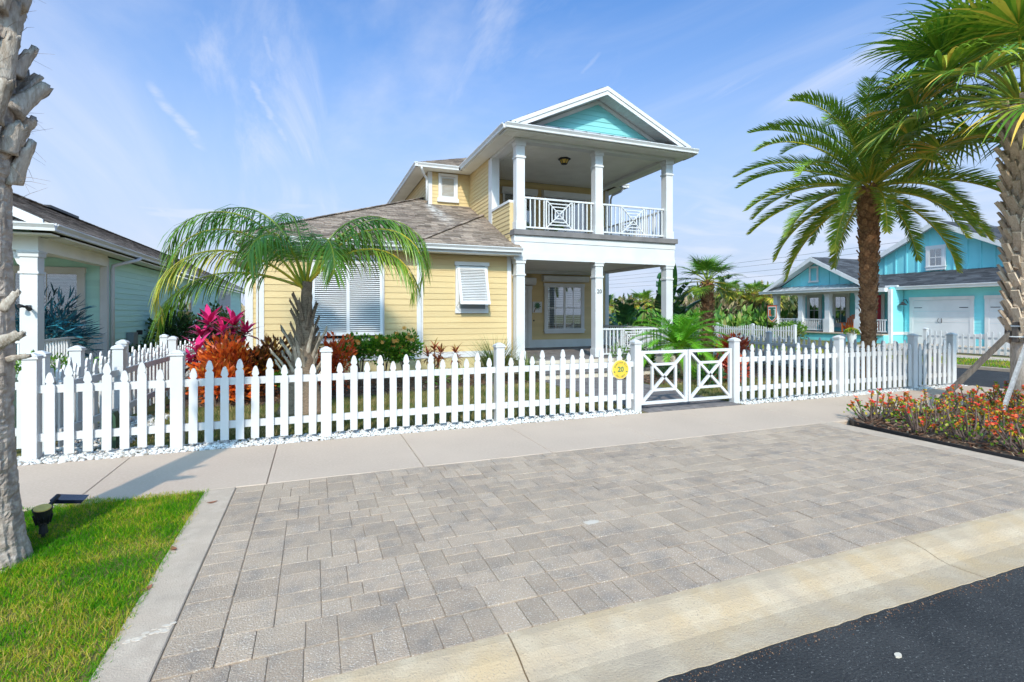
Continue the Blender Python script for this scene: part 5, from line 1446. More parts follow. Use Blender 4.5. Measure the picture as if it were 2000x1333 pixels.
# ------------------------------------------------------------------ palms
def frond_pinnate(base, az, e0, L, droop, leafL, n, rg, tone, width=.016, vup=.30, hang=.5, rach=.013, start=.14, dp=1.25, fmin=30, stiff=False, sway=0.0):
    """one feather frond as a mesh: arching rachis with two rows of tapering leaflets"""
    mb = MB(); N_ = 18
    pts = [Vector(base)]; tans = []; azs = []
    for k in range(N_):
        s = (k + .5) / N_
        e = e0 - droop * s ** dp; a = az + sway * s
        t = Vector((math.cos(a) * math.cos(e), math.sin(a) * math.cos(e), math.sin(e))); tans.append(t); azs.append(a)
        pts.append(pts[-1] + t * (L / N_))
    tans.append(tans[-1]); azs.append(azs[-1])
    mb.cur = min(1, tone + .38)
    mb.tube(pts, [rach * (1.6 - 1.45 * k / N_) for k in range(N_ + 1)], 5, True)
    for i in range(n):
        s = start + (1 - start) * (i + .5) / n
        f = s * N_; k = min(N_ - 1, int(f)); p = pts[k].lerp(pts[k + 1], f - k); t = tans[k]
        side = Vector((-math.sin(azs[k]), math.cos(azs[k]), 0)); up = side.cross(t)
        if up.z < 0: up = -up
        prof = math.sin(math.pi * (.16 + .80 * ((s - start) / (1 - start)))) ** .55
        for sg in (-1, 1):
            ang = R(fmin + 28 * s + rg.uniform(-7, 7)); l = leafL * prof * rg.uniform(.86, 1.08)
            d = (side * sg * math.cos(ang) + t * math.sin(ang) + up * (vup + rg.uniform(-.12, .12))).normalized()
            q = [p.copy()]; dirs = [d]
            h = hang * rg.uniform(.7, 1.3)
            for j in range(3):
                dd = (d + Vector((0, 0, -h * (j + .6) ** 1.25 * .42))).normalized(); dirs.append(dd); q.append(q[-1] + dd * (l / 3))
            wv = []
            for dd in dirs:
                x = (t - dd * t.dot(dd)); 
                if x.length < .05: x = up - dd * up.dot(dd)
                wv.append((x.normalized() + up * sg * rg.uniform(-.2, .2)).normalized())
            mb.cur = min(1, max(0, tone + rg.uniform(-.16, .16) + (.14 if s > .93 else 0)))
            mb.strip(q, wv, [width * .55, width, width * .72, width * .06])
    return mb


def frond_fan(base, az, e0, plen, droop, Rr, nseg, rg, tone, spread=235, tip=.55, fold=.22, petw=.018, dead=0.0):
    """one fan frond: bending stalk and a fan of split, drooping segments"""
    mb = MB(); pts = [Vector(base)]; t = None
    for k in range(7):
        e = e0 - droop * ((k + .5) / 7); t = Vector((math.cos(az) * math.cos(e), math.sin(az) * math.cos(e), math.sin(e)))
        pts.append(pts[-1] + t * (plen / 7))
    mb.cur = min(1, tone + .32); mb.tube(pts, [petw * (1.5 - .09 * k) for k in range(8)], 5)
    side = Vector((-math.sin(az), math.cos(az), 0)); up = side.cross(t)
    if up.z < 0: up = -up
    hub = pts[-1]; sp = R(spread)
    # short costa that bends down carries the segments
    for j in range(nseg):
        a = -sp / 2 + sp * j / (nseg - 1)
        root = hub + t * (.22 * Rr * (1 - abs(a) / (sp / 2)) ** 1.0)
        d = (t * math.cos(a) + side * math.sin(a) + up * fold * (abs(math.sin(a)) - .2) * rg.uniform(.7, 1.3)).normalized()
        l = Rr * (.70 + .30 * math.cos(a * .6)) * rg.uniform(.88, 1.06)
        wv0 = (-t * math.sin(a) + side * math.cos(a)).normalized()
        q = [root.copy()]; wv = [wv0]; h = tip * rg.uniform(.6, 1.5)
        for s0, s1 in ((0, .22), (.22, .45), (.45, .66), (.66, .84), (.84, 1)):
            m_ = (s0 + s1) / 2; dd = (d + Vector((0, 0, -h * max(0, m_ - .28) ** 1.1 * 2.6))).normalized()
            q.append(q[-1] + dd * (l * (s1 - s0)))
            x = wv0 - dd * wv0.dot(dd); wv.append((x.normalized() + up * rg.uniform(-.35, .35)).normalized())
        w = Rr * .36 * sp / nseg * .62
        mb.cur = min(1, max(0, tone + rg.uniform(-.14, .14) + dead * rg.random()))
        mb.strip(q, wv, [w * .18, w * .75, w, w * .62, w * .34, w * .03])
    return mb


def curve_pts(p, n, lean=(0, 0), h=1.0, wig=0.0, rg=None):
    return [Vector((p[0] + lean[0] * (k / n) ** 1.3 + (rg.uniform(-wig, wig) if rg else 0), p[1] + lean[1] * (k / n) ** 1.3 + (rg.uniform(-wig, wig) if rg else 0), p[2] + h * k / n)) for k in range(n + 1)]


def rough_trunk(name, mat, parent, pts, rad, n=22, amp=.05, seed=1, ring=0):
    rg = random.Random(seed); mb = MB(); mb.tube(pts, rad, n, True)
    vs = []
    ph = [rg.uniform(0, 6.28) for _ in range(8)]
    for i, v in enumerate(mb.v):
        k = min(len(pts) - 1, i // n); c = pts[k]; d = Vector(v) - c; d.z = 0
        an = math.atan2(d.y, d.x); z = v[2]
        g = 1 + amp * (.5 * math.sin(3 * an + ph[0] + z * 2) + .35 * math.sin(7 * an + ph[1] - z * 5) + .3 * math.sin(z * 23 + ph[2] + 2 * math.sin(an)) + rg.uniform(-.5, .5))
        if ring: g += ring * (1 if math.sin(z * 38 + .8 * math.sin(2 * an + ph[3])) > .2 else -.6)
        vs.append((c.x + d.x * g, c.y + d.y * g, v[2]))
    mb.v = vs
    return mb.build(name, mat, parent, smooth=True)


# --- grey cabbage palm at the left edge of the frame
P = (-2.00, 4.26, -.03)
t = thing('cabbage_palm', 'tall grey cabbage palm trunk with old leaf bases in the grass at the left', 'palm', P)
pts = curve_pts(P, 420, (-.02, .02), 7.6, .0004, random.Random(4))
rad = []
for k in range(421):
    z = 7.6 * k / 420
    rad.append(.190 + .085 * math.exp(-z / .22) - .012 * min(z, 2) + (.02 if z > 2.5 else 0))
from mathutils import noise as mnoise
tm = MB(); NS = 84; tm.tube(pts, rad, NS, True); vs = []
for i, v in enumerate(tm.v):
    k = min(len(pts) - 1, i // NS); c = pts[k]; d = Vector(v) - c; d.z = 0
    z = v[2]; u_ = d.normalized()
    a1 = mnoise.fractal(Vector((u_.x * 2.2, u_.y * 2.2, z * 1.6)), 1.0, 2.0, 4)
    fis = abs(mnoise.noise(Vector((u_.x * 9, u_.y * 9, z * 2.2)))); ringn = abs(mnoise.noise(Vector((u_.x * 1.3, u_.y * 1.3, z * 16 + 5))))
    fine = mnoise.noise(Vector((u_.x * 26, u_.y * 26, z * 40)))
    g_ = 1 + .05 * a1 - .045 * max(0, .16 - fis) / .16 - .05 * max(0, .12 - ringn) / .12 + .014 * fine
    vs.append((c.x + d.x * g_, c.y + d.y * g_, z + .01 * a1))
tm.v = vs
tm.build('trunk', M['bark_grey'], t, smooth=False)


def boot_mesh(L, w0, w1, th, bend, seed):
    """dry leaf base: ribbed, slightly twisted strap with a torn, split end"""
    rg = random.Random(seed); mb = MB(); NS_, NW = 10, 9
    tw = rg.uniform(-.35, .35); rag = [rg.uniform(-.16, .10) for _ in range(NW)]
    top, bot = [], []
    for k in range(NS_ + 1):
        f = k / NS_; w = w0 + (w1 - w0) * f ** .6
        for j in range(NW):
            u = j / (NW - 1) * 2 - 1
            zz = L * f * (1 + rag[j] * f ** 3); x = u * w / 2; y = bend * f ** 1.3 - abs(u) ** 2 * th * .9 * (1 - .3 * f) + .12 * th * math.sin(u * 14 + k)
            c_, s_ = math.cos(tw * f), math.sin(tw * f); yc = bend * f ** 1.3
            X, Y = x * c_ - (y - yc) * s_, x * s_ + (y - yc) * c_ + yc
            n_ = rg.uniform(-.0012, .0012)
            top.append((X, Y + th * (1 - .55 * f) * (1 - .5 * u * u) + n_, zz)); bot.append((X, Y - th * .25 + n_, zz))
    vs = top + bot; o = len(top); fs = []
    for k in range(NS_):
        for j in range(NW - 1):
            a = k * NW + j; fs.append((a, a + 1, a + NW + 1, a + NW)); fs.append((o + a, o + a + NW, o + a + NW + 1, o + a + 1))
        for j in (0, NW - 1):
            a = k * NW + j; fs.append((a, a + NW, o + a + NW, o + a))
    for j in range(NW - 1):
        a = NS_ * NW + j; fs.append((a, a + 1, o + a + 1, o + a)); fs.append((j, o + j, o + j + 1, j + 1))
    return mb.add(vs, fs).mesh('leaf_base', smooth=True)


BOOT = [boot_mesh(.34, .17, .085, .050, .08, 1), boot_mesh(.38, .18, .09, .055, .13, 2), boot_mesh(.30, .16, .09, .045, .05, 3)]
rg = random.Random(17)
for k in range(150):
    z = 2.45 + k * .034; an = k * 2.399 + .4
    r = .175 + (z - 2.5) * .006
    x, y = P[0] + r * math.cos(an), P[1] + r * math.sin(an)
    put('leaf_base', BOOT[k % 3], M['bark_boot'], t, (x, y, z), (R(rg.uniform(-12, 4)), R(rg.uniform(-24, 24)), an - R(90)), (rg.uniform(.75, 1.1), rg.uniform(.75, 1.1), rg.uniform(.6, .95)))
fbm = MB(); rgf = random.Random(3)
for k in range(260):
    z = rgf.uniform(2.3, 5.0); an = rgf.uniform(0, 6.28); p0 = Vector((P[0] + .2 * math.cos(an), P[1] + .2 * math.sin(an), z)); d = Vector((math.cos(an) * .5, math.sin(an) * .5, rgf.uniform(-.6, .9))).normalized()
    fbm.tube([p0, p0 + d * .06, p0 + d * rgf.uniform(.1, .2) + Vector((rgf.uniform(-.03, .03), rgf.uniform(-.03, .03), -.03))], [.0016, .0013, .0006], 3, False)
stuff(fbm.build('fibre_strands', M['fibre'], t, fixn=False))
for (z, an, tilt, s) in ((1.40, -.55, 62, .75), (1.62, -.35, 34, .55), (1.30, -.2, 70, .45)):
    put('leaf_base', BOOT[2], M['bark_boot'], t, (P[0] + .17 * math.cos(an), P[1] + .17 * math.sin(an), z), (R(-tilt), R(8), an - R(90)), (s * .5, s, s))
for k in range(20):
    an = k * 2.399; e = R(68 - k * 5.2)
    b = (P[0] + .1 * math.cos(an), P[1] + .1 * math.sin(an), 7.4 + .015 * (20 - k))
    frond_fan(b, an, e, 1.1, .7, 1.0, 34, random.Random(100 + k), .45).build('frond', M['palm_sabal'], t, fixn=False)

# --- feather palm in front of the yellow house
P = (-.17, 9.0, -.03)
t = thing('queen_palm', 'young feather palm with drooping green fronds in front of the yellow wall', 'palm', P)
pts = curve_pts(P, 26, (.07, .02), 2.15, .006, random.Random(8))
rad = [.235 * math.exp(-(2.15 * k / 26) / .45) + .165 - .035 * (k / 26) - (.055 if k > 15 else 0) * min(1, (k - 15) / 6) for k in range(27)]
rough_trunk('trunk', M['fibre'], t, pts, rad, 24, .06, 9, .02)
BL = [boot_mesh(.62, .075, .032, .020, .20, 21), boot_mesh(.50, .08, .035, .022, .15, 22), boot_mesh(.36, .07, .04, .02, .06, 23)]
rg = random.Random(23)
for k in range(44):
    z = .34 + k * .030; an = k * 2.399 + 1.1; r = .185 if z < .7 else .15 if z < 1.1 else .12
    put('leaf_base', BL[0 if z < .55 else (1 if z < 1.0 else 2)], M['bark_tan'] if z < 1.0 else M['fibre'], t, (P[0] + .03 * z + r * math.cos(an), P[1] + r * math.sin(an), z), (R(rg.uniform(-16, 2)), R(rg.uniform(-8, 8)), an - R(90)), (rg.uniform(.9, 1.3), rg.uniform(.8, 1.2), rg.uniform(.7, 1.0)))
th = R(YAW)
CR = Vector((P[0] + .05, P[1] + .02, 2.16))
# (direction: 0 = along the street to the right, 90 = towards the house, 180 = left, 270 = towards the street), rise, length, droop, tone
QF = [(176, 70, 3.35, 190, .45), (190, 60, 3.0, 185, .55), (160, 78, 2.9, 160, .40), (205, 40, 2.7, 150, .85), (194, 20, 2.6, 115, .5), (120, 80, 2.4, 120, .3), (95, 68, 2.2, 120, .35),
      (8, 68, 3.1, 185, .45), (-10, 58, 2.9, 175, .55), (24, 74, 2.7, 155, .35), (50, 64, 2.3, 130, .35), (345, 42, 2.4, 145, .65), (300, 58, 1.9, 165, .5), (250, 62, 1.8, 165, .45), (140, 60, 2.5, 150, .5)]
for k, (a, e, L, dr, tone) in enumerate(QF):
    az = R(a - YAW * .6)
    b = CR + Vector((math.cos(az) * .05, math.sin(az) * .05, -.18 + .012 * k))
    frond_pinnate(b, az, R(e), L, R(dr), .74, 50, random.Random(200 + k), tone, .0110, .10, 1.6, .016, .20, 1.75, 26, sway=random.Random(k).uniform(-.25, .25)).build('frond', M['palm_queen'], t, fixn=False)

# --- date palm
P = (11.98, 8.05, -.05)
t = thing('date_palm', 'date palm with stubby brown trunk and arching feather crown behind the front fence', 'palm', P)
HT = 4.6
pts = curve_pts(P, 20, (.10, .05), HT, 0)
rad = [.128 + .02 * math.exp(-HT * k / 20 / .3) + .085 * (k / 20) ** 1.5 for k in range(21)]
rough_trunk('trunk', M['bark_brown'], t, pts, rad, 20, .05, 11)
stub = MB().add([(-.065, 0, -.045), (.065, 0, -.045), (.075, .01, .03), (-.075, .01, .03), (-.036, .060, .105), (.036, .060, .105), (.03, .036, .125), (-.03, .036, .125)],
                [(0, 1, 5, 4), (1, 2, 6, 5), (2, 3, 7, 6), (3, 0, 4, 7), (4, 5, 6, 7), (0, 3, 2, 1)]).mesh('leaf_base')
rg = random.Random(29); n = 290
for k in range(n):
    f = (k + .5) / n; z = .05 + f * (HT - .1); an = k * 2.399963
    if math.cos(an + 2.25) < -.75 and k % 3: pass
    r = (.123 + .085 * f ** 1.5)
    s = .56 + .46 * f + rg.uniform(-.1, .1)
    put('leaf_base', stub, M['bark_brown'], t, (P[0] + .10 * f ** 1.3 + r * math.cos(an), P[1] + .05 * f ** 1.3 + r * math.sin(an), P[2] + z), (R(rg.uniform(-8, 8)), R(rg.uniform(-8, 8)), an - R(90)), (s, s * rg.uniform(.8, 1.3), s))
rg = random.Random(37); NF = 54
for k in range(NF):
    f = k / (NF - 1); az = k * 2.399963 + .35
    e = R(84 - 112 * f ** .95 + rg.uniform(-5, 5)); L = 2.45 + .55 * math.sin(math.pi * min(1, f * 1.1 + .1)) + rg.uniform(-.15, .15)
    b = Vector((P[0] + .10 + .16 * math.cos(az) * (.3 + f), P[1] + .05 + .16 * math.sin(az) * (.3 + f), P[2] + HT + .28 - .42 * f))
    tone = .26 + .30 * f + rg.uniform(-.1, .1)
    frond_pinnate(b, az, e, L, R(46 + 34 * (1 - f) + rg.uniform(-8, 8)), .42, 78, random.Random(300 + k), min(.78, tone), .0135, .42, .10, .022, .16, 1.5, 34, sway=rg.uniform(-.2, .2)).build('frond', M['palm_date'], t, fixn=False)
fb_ = MB()
for k in range(60):
    an = rg.uniform(0, 6.28); e = rg.uniform(.2, 1.2); r = rg.uniform(.12, .3)
    p0 = Vector((P[0] + .1 + r * math.cos(an), P[1] + .05 + r * math.sin(an), P[2] + HT + rg.uniform(-.1, .25))); d = Vector((math.cos(an) * math.cos(e), math.sin(an) * math.cos(e), math.sin(e)))
    fb_.cur = rg.uniform(.85, 1); fb_.tube([p0, p0 + d * .25, p0 + d * .5 + Vector((0, 0, -.05))], [.012, .009, .003], 4)
fb_.build('fruit_stalks', M['palm_date'], t, fixn=False)

# --- cabbage palm with lattice of leaf bases at the right edge
P = (11.30, 4.93, -.02)
t = thing('cabbage_palm', 'cabbage palm with woven pale leaf bases and fan crown held by wooden braces', 'palm', P)
HT = 5.15
pts = curve_pts(P, 24, (-.10, .0), HT, .003, random.Random(6))
rough_trunk('trunk', M['bark_boot'], t, pts, [.20 + .03 * math.exp(-HT * k / 24 / .3) for k in range(25)], 24, .05, 12, .012)
ymesh = MB(); rgy = random.Random(1)
ymesh.bar((0, .045, .02), (0, .15, .24), .095, .035, (0, 1, -.4)); ymesh.bar((-.015, .045, .07), (-.105, .005, -.16), .072, .034, (0, 1, 0)); ymesh.bar((.015, .048, .07), (.105, .008, -.16), .070, .034, (0, 1, 0))
ymesh = ymesh.mesh('leaf_base')
rg = random.Random(41); rowz = 1.30; row = 0
while rowz < HT - .05:
    for j in range(7):
        an = 2 * math.pi * (j + .5 * (row % 2)) / 7 + rg.uniform(-.06, .06); f = (rowz) / HT
        s = 1.0 + rg.uniform(-.12, .12)
        put('leaf_base', ymesh, M['bark_tan'], t, (P[0] - .10 * f ** 1.3 + .175 * math.cos(an), P[1] + .175 * math.sin(an), P[2] + rowz + rg.uniform(-.02, .02)), (R(rg.uniform(-6, 4)), R(rg.uniform(-10, 10)), an - R(90)), (s * 1.05, s, s))
    rowz += .155; row += 1
rg = random.Random(43); NF = 42
for k in range(NF):
    f = k / (NF - 1); az = k * 2.399963 + 1.9
    e = R(86 - 76 * f + rg.uniform(-6, 6))
    b = (P[0] - .10 + .10 * math.cos(az), P[1] + .10 * math.sin(az), P[2] + HT + .12 - .25 * f)
    frond_fan(b, az, e, 1.15 + .35 * f + rg.uniform(-.1, .1), R(34 + 14 * rg.random()), 1.30 + rg.uniform(-.1, .12), 46, random.Random(400 + k), .34 + .16 * f + rg.uniform(-.08, .12), 250, .52, .30, .020, .22 + .3 * f).build('frond', M['palm_sabal'], t, fixn=False)
# braces and their collar
def brace(label, p, q, w, h, mat, up=(0, 1, .2)):
    o = MB().bar(p, q, w, h, up).build('tree_brace', mat); tag(o, label, 'brace'); return o
brace('pale weathered timber brace leaning from the right palm into the flowers', (9.42, 4.42, .02), (11.12, 4.80, 1.30), .10, .045, M['wood_grey'], (-.3, 1, .1))
brace('dark timber brace leaning on the right palm from behind the flowers', (9.95, 5.55, .02), (11.14, 5.02, 1.33), .085, .05, M['wood_brown'], (.2, 1, 0))
brace('rear timber brace of the right palm, mostly beyond the frame', (12.3, 4.5, .02), (11.46, 4.88, 1.30), .09, .045, M['wood_brown'])
t = thing('trunk_collar', 'strapped wooden blocks around the right palm where the braces meet', 'collar', (11.28, 4.93, 1.3))
for k in range(5):
    an = 2 * math.pi * k / 5 + .5; c = Vector((11.28 + .245 * math.cos(an), 4.93 + .245 * math.sin(an), 1.28)); MB().bar(c - Vector((0, 0, .17)), c + Vector((0, 0, .17)), .09, .04, (math.cos(an), math.sin(an), 0)).build('block', M['wood_brown'], t)
for z in (1.20, 1.38): MB().tube([(11.28 + .272 * math.cos(2 * math.pi * k / 20), 4.93 + .272 * math.sin(2 * math.pi * k / 20), z) for k in range(21)], .012, 5).build('strap', M['flag_white'], t)

# --- young fan palm beyond the porch
P = (12.75, 14.1, -.1)
t = thing('fan_palm', 'young fan palm with reddish trunk between the banana plants and the side fence', 'palm', P)
HT = 2.75
rough_trunk('trunk', M['bark_red'], t, curve_pts(P, 14, (0, 0), HT, 0), [.19 - .04 * k / 14 for k in range(15)], 16, .06, 13)
rg = random.Random(47)
for k in range(110):
    f = k / 110; an = k * 2.399963; r = .18 - .04 * f
    put('leaf_base', stub, M['bark_red'], t, (P[0] + r * math.cos(an), P[1] + r * math.sin(an), P[2] + .3 + f * (HT - .3)), (R(rg.uniform(-25, 0)), R(rg.uniform(-12, 12)), an - R(90)), (.9, 1.3, 1.2))
for k in range(20):
    f = k / 19; az = k * 2.399963 + .6; e = R(84 - 96 * f)
    frond_fan((P[0], P[1], P[2] + HT), az, e, .55 + .2 * f, R(28), .62, 30, random.Random(500 + k), .42 + .2 * f, 230, .32, .25, .016, .1).build('frond', M['palm_sabal'], t, fixn=False)
# --- pygmy date palm behind the gate
P = (8.95, 10.9, -.02)
t = thing('pygmy_palm', 'bright green bushy pygmy date palm behind the garden gate', 'palm', P)
rough_trunk('trunk', M['fibre'], t, curve_pts(P, 8, (0, 0), .75, 0), [.11, .10, .10, .10, .10, .11, .12, .12, .10], 12, .08, 14)
for k in range(46):
    f = k / 45; az = k * 2.399963; e = R(80 - 82 * f)
    frond_pinnate((P[0] + .05 * math.cos(az), P[1] + .05 * math.sin(az), P[2] + .75), az, e, 1.32 + .12 * math.sin(k), R(76), .30, 50, random.Random(600 + k), .35 + .2 * f, .0075, .30, .30, .009, .12, 1.3, 30).build('frond', M['palm_bright'], t, fixn=False)

# ------------------------------------------------------------------ shrubs and flowers
LEAF_V = [(0, 0, 0), (-.5, .10, .42), (0, .0, .48), (.5, .10, .42), (0, .12, 1.0)]
LEAF_F = [(0, 2, 1), (0, 3, 2), (1, 2, 4), (2, 3, 4)]
LONG_V = [(-.12, 0, 0), (.12, 0, 0), (-.5, .06, .35), (.5, .06, .35), (-.40, .22, .7), (.40, .22, .7), (0, .45, 1.0)]
LONG_F = [(0, 1, 3, 2), (2, 3, 5, 4), (4, 5, 6)]
DISC_V = [(0, 0, 0)] + [(.5 * math.cos(2 * math.pi * k / 6), .5 * math.sin(2 * math.pi * k / 6), .12) for k in range(6)]
DISC_F = [(0, 1 + k, 1 + (k + 1) % 6) for k in range(6)]


def shrub(name, label, cat, loc, rad, n, size, mat, seed, ratio=.42, group=None, lobes=9, tmpl='leaf', up=.45, tone=(0, 1), stems=7, flowers=None, zmin=.06, smat=None, part='foliage'):
    """bush: leaves crowded on the outside of many lobes, woody stems below"""
    rsd = np.random.RandomState(seed); t = thing(name, label, cat, loc, group)
    rx, ry, rz = rad
    cz = loc[2] + rz * .55 + zmin
    d = rsd.normal(size=(lobes, 3)); d /= np.linalg.norm(d, axis=1, keepdims=True); d[:, 2] = np.abs(d[:, 2]) * .9 - .25
    cen = d * np.array([rx, ry, rz]) * rsd.uniform(.35, .72, (lobes, 1))
    which = rsd.randint(0, lobes, n); v = rsd.normal(size=(n, 3)); v /= np.linalg.norm(v, axis=1, keepdims=True)
    rr = rsd.uniform(0, 1, (n, 1)) ** .35 * rsd.uniform(.42, .62, (lobes, 1))[which]
    p = cen[which] + v * rr * np.array([rx, ry, rz])
    outd = p / np.array([rx, ry, rz]) + v * .35; outd[:, 2] += up
    pos = p + np.array([loc[0], loc[1], cz])
    keep = pos[:, 2] > loc[2] + zmin; pos, outd, which = pos[keep], outd[keep], which[keep]; n = len(pos)
    sz = size * rsd.uniform(.65, 1.25, n)
    sc = np.stack([sz * ratio, sz * ratio if tmpl == 'leaf' else sz * .9, sz], 1)
    V, Fc = (LEAF_V, LEAF_F) if tmpl == 'leaf' else (LONG_V, LONG_F)
    rnd = np.clip(tone[0] + (tone[1] - tone[0]) * (rsd.uniform(0, 1, n) * .6 + .4 * rsd.uniform(0, 1, lobes)[which]), 0, 1)
    scatter(part, mat, V, Fc, pos.astype(np.float32), face_rots(outd + rsd.normal(size=(n, 3)) * .35, rsd), sc.astype(np.float32), rnd, t)
    rg = random.Random(seed)
    for k in range(stems):
        a = rg.uniform(0, 6.28); c = cen[k % lobes]; b = Vector((loc[0] + .10 * rx * math.cos(a), loc[1] + .10 * ry * math.sin(a), loc[2] - .03))
        e = Vector((loc[0] + c[0] * .9, loc[1] + c[1] * .9, cz + c[2] * .9)); m_ = b.lerp(e, .5) + Vector((0, 0, .1 * rz))
        MB().tube([b, m_, e], [.014, .010, .005], 5).build('stem', smat or M['stem'], t)
    if flowers:
        nf, fs, fm = flowers; idx = np.argsort(-(outd[:, 2] * .8 - outd[:, 1] * .9) + rsd.normal(size=n) * .9)[:nf]
        pp = pos[idx] + outd[idx] / np.linalg.norm(outd[idx], axis=1, keepdims=True) * .05
        for k in range(nf):
            fl_ = MB(); c = Vector(pp[k]); nn = Vector((rsd.uniform(-.4, .2), -1, rsd.uniform(0, .8))).normalized(); u = nn.orthogonal().normalized(); w = nn.cross(u); r = fs * rsd.uniform(.7, 1.15)
            for j in range(5):
                a = 2 * math.pi * j / 5; b_ = a + .62; c_ = a - .62; fl_.cur = rsd.uniform(0, 1)
                q = [c, c + (u * math.cos(c_) + w * math.sin(c_)) * r * .7 + nn * r * .35, c + (u * math.cos(a) + w * math.sin(a)) * r + nn * r * .25, c + (u * math.cos(b_) + w * math.sin(b_)) * r * .7 + nn * r * .35]
                fl_.face(q)
            fl_.build('flower', fm, t, fixn=False)
    return t


G = 'croton bushes in the mulch bed'
shrub('croton', 'large fiery orange croton bush left of the young palm', 'shrub', (-1.42, 10.75, 0), (.68, .55, .80), 2300, .13, M['croton'], 51, .42, tone=(.1, .95), lobes=14)
shrub('croton', 'dark bronze and yellow croton bush between the orange croton and the palm', 'shrub', (-.78, 10.95, 0), (.52, .45, .80), 1900, .13, M['croton_dark'], 52, .42, tone=(0, .95), lobes=12)
shrub('croton', 'low orange croton at the front of the bed by the side fence', 'shrub', (-1.55, 10.1, 0), (.48, .38, .48), 1100, .12, M['croton'], 53, .42, tone=(.35, .95), lobes=9)
shrub('croton', 'small red orange croton right behind the young palm trunk', 'shrub', (.42, 11.0, 0), (.42, .36, .80), 1100, .12, M['croton'], 54, .42, tone=(.1, .75), lobes=10)
shrub('leafy_shrub', 'low green shrub at the foot of the young palm', 'shrub', (-.38, 10.5, 0), (.30, .28, .34), 420, .12, M['hib'], 55, .45, lobes=7)


def rosette(name, label, cat, loc, heads, leafL, nl, mat, seed, width=.3, stemmat=None, group=None, up0=.25, tone=None):
    """cane plant: bare stems each ending in a rosette of strap leaves"""
    rsd = np.random.RandomState(seed); t = thing(name, label, cat, loc, group)
    for (dx, dy, h, s) in heads:
        b, e = Vector((loc[0] + dx * .25, loc[1] + dy * .25, loc[2] - .03)), Vector((loc[0] + dx, loc[1] + dy, loc[2] + h))
        MB().tube([b, b.lerp(e, .55) + Vector((0, 0, .03)), e], [.018, .015, .012], 6).build('stem', stemmat or M['stem'], t)
        el = np.linspace(1.35, -.25, nl) + rsd.normal(size=nl) * .12; az = np.arange(nl) * 2.399963 + rsd.uniform(0, 6)
        d = np.stack([np.cos(az) * np.cos(el), np.sin(az) * np.cos(el), np.sin(el)], 1)
        z = d; x = np.stack([-np.sin(az), np.cos(az), np.zeros(nl)], 1); y = np.cross(z, x); y[:, :] *= np.where(y[:, 2:3] > 0, -1, 1); x = np.cross(y, z)
        rot = np.stack([x, y, z], 2).astype(np.float32)
        L = leafL * s * rsd.uniform(.75, 1.15, nl); sc = np.stack([L * width, L, L], 1)
        pos = np.array([e.x, e.y, e.z]) + rsd.uniform(-.02, .02, (nl, 3)); pos[:, 2] -= np.linspace(0, .14, nl) * s
        tn = np.linspace(1, .0, nl) * .8 + rsd.uniform(0, .2, nl) if tone is None else rsd.uniform(*tone, nl)
        scatter('leaf_rosette', mat, LONG_V, LONG_F, pos.astype(np.float32), rot, sc.astype(np.float32), np.clip(tn, 0, 1), t)
    return t


rosette('ti_plant', 'tall hot pink ti plant behind the orange croton', 'plant', (-1.85, 11.9, 0), [(-.12, 0, 1.42, 1.0), (.30, .05, 1.40, 1.0), (.14, -.2, 1.25, .8), (-.28, .1, 1.15, .8), (.52, .1, 1.22, .8)], .42, 24, M['ti'], 61, .26)
rosette('ti_plant', 'short hot pink ti plant left of the orange croton', 'plant', (-2.02, 11.0, 0), [(0, 0, .92, .9), (-.14, .1, .72, .8), (.15, -.1, .62, .7)], .38, 22, M['ti'], 62, .26)
for k, (x, lab) in enumerate(((.95, 'left'), (1.50, 'middle'), (2.0, 'right'))):
    shrub('hibiscus', ('leftmost', 'middle', 'rightmost')[k] + ' of three green hibiscus bushes with orange flowers under the big shutter', 'shrub', (x, 11.9, 0), (.46, .36, .50), 1350, .085, M['hib'], 70 + k, .62, 'hibiscus hedge', flowers=(13, .055, M['hib_flower']), zmin=.48, stems=9, lobes=11)
for k, (x, y, hs, lab) in enumerate(((2.75, 12.3, ((0, 0, .72, 1), (.16, .05, .66, .9), (-.16, 0, .60, .9), (.05, -.12, .45, .8)), 'bushy bronze cordyline beneath the right corner of the hibiscus hedge'), (3.25, 12.2, ((0, 0, .66, 1), (.04, 0, .5, .7)), 'single red bronze cordyline between the hedge and the clump grass'))):
    rosette('cordyline', lab, 'plant', (x, y, 0), hs, .30, 26, M['cordy'], 80 + k, .17)
rosette('spider_plant', 'low green strappy plant below the bronze cordylines', 'plant', (2.55, 11.6, 0), [(0, 0, .12, 1), (.3, .1, .1, .9), (.6, 0, .12, .9)], .40, 40, M['hib'], 83, .10)


def tuft(name, label, loc, n, h, spread, mat, seed, w=.006, seeds=0):
    rsd = np.random.RandomState(seed); t = thing(name, label, 'ornamental grass', loc)
    az = rsd.uniform(0, 6.283, n); el = np.pi / 2 - np.abs(rsd.normal(0, spread, n)); r = np.abs(rsd.normal(0, .09, n))
    d = np.stack([np.cos(az) * np.cos(el), np.sin(az) * np.cos(el), np.sin(el)], 1)
    x = np.stack([-np.sin(az), np.cos(az), np.zeros(n)], 1); y = np.cross(d, x); y *= np.where(y[:, 2:3] > 0, -1, 1); x = np.cross(y, d)
    pos = np.stack([loc[0] + r * np.cos(az), loc[1] + r * np.sin(az), np.full(n, loc[2])], 1); L = h * rsd.uniform(.5, 1.05, n)
    scatter('blades', mat, LONG_V, LONG_F, pos.astype(np.float32), np.stack([x, y, d], 2).astype(np.float32), np.stack([np.full(n, w) * 2, L, L], 1).astype(np.float32), rsd.uniform(0, 1, n), t)
    return t


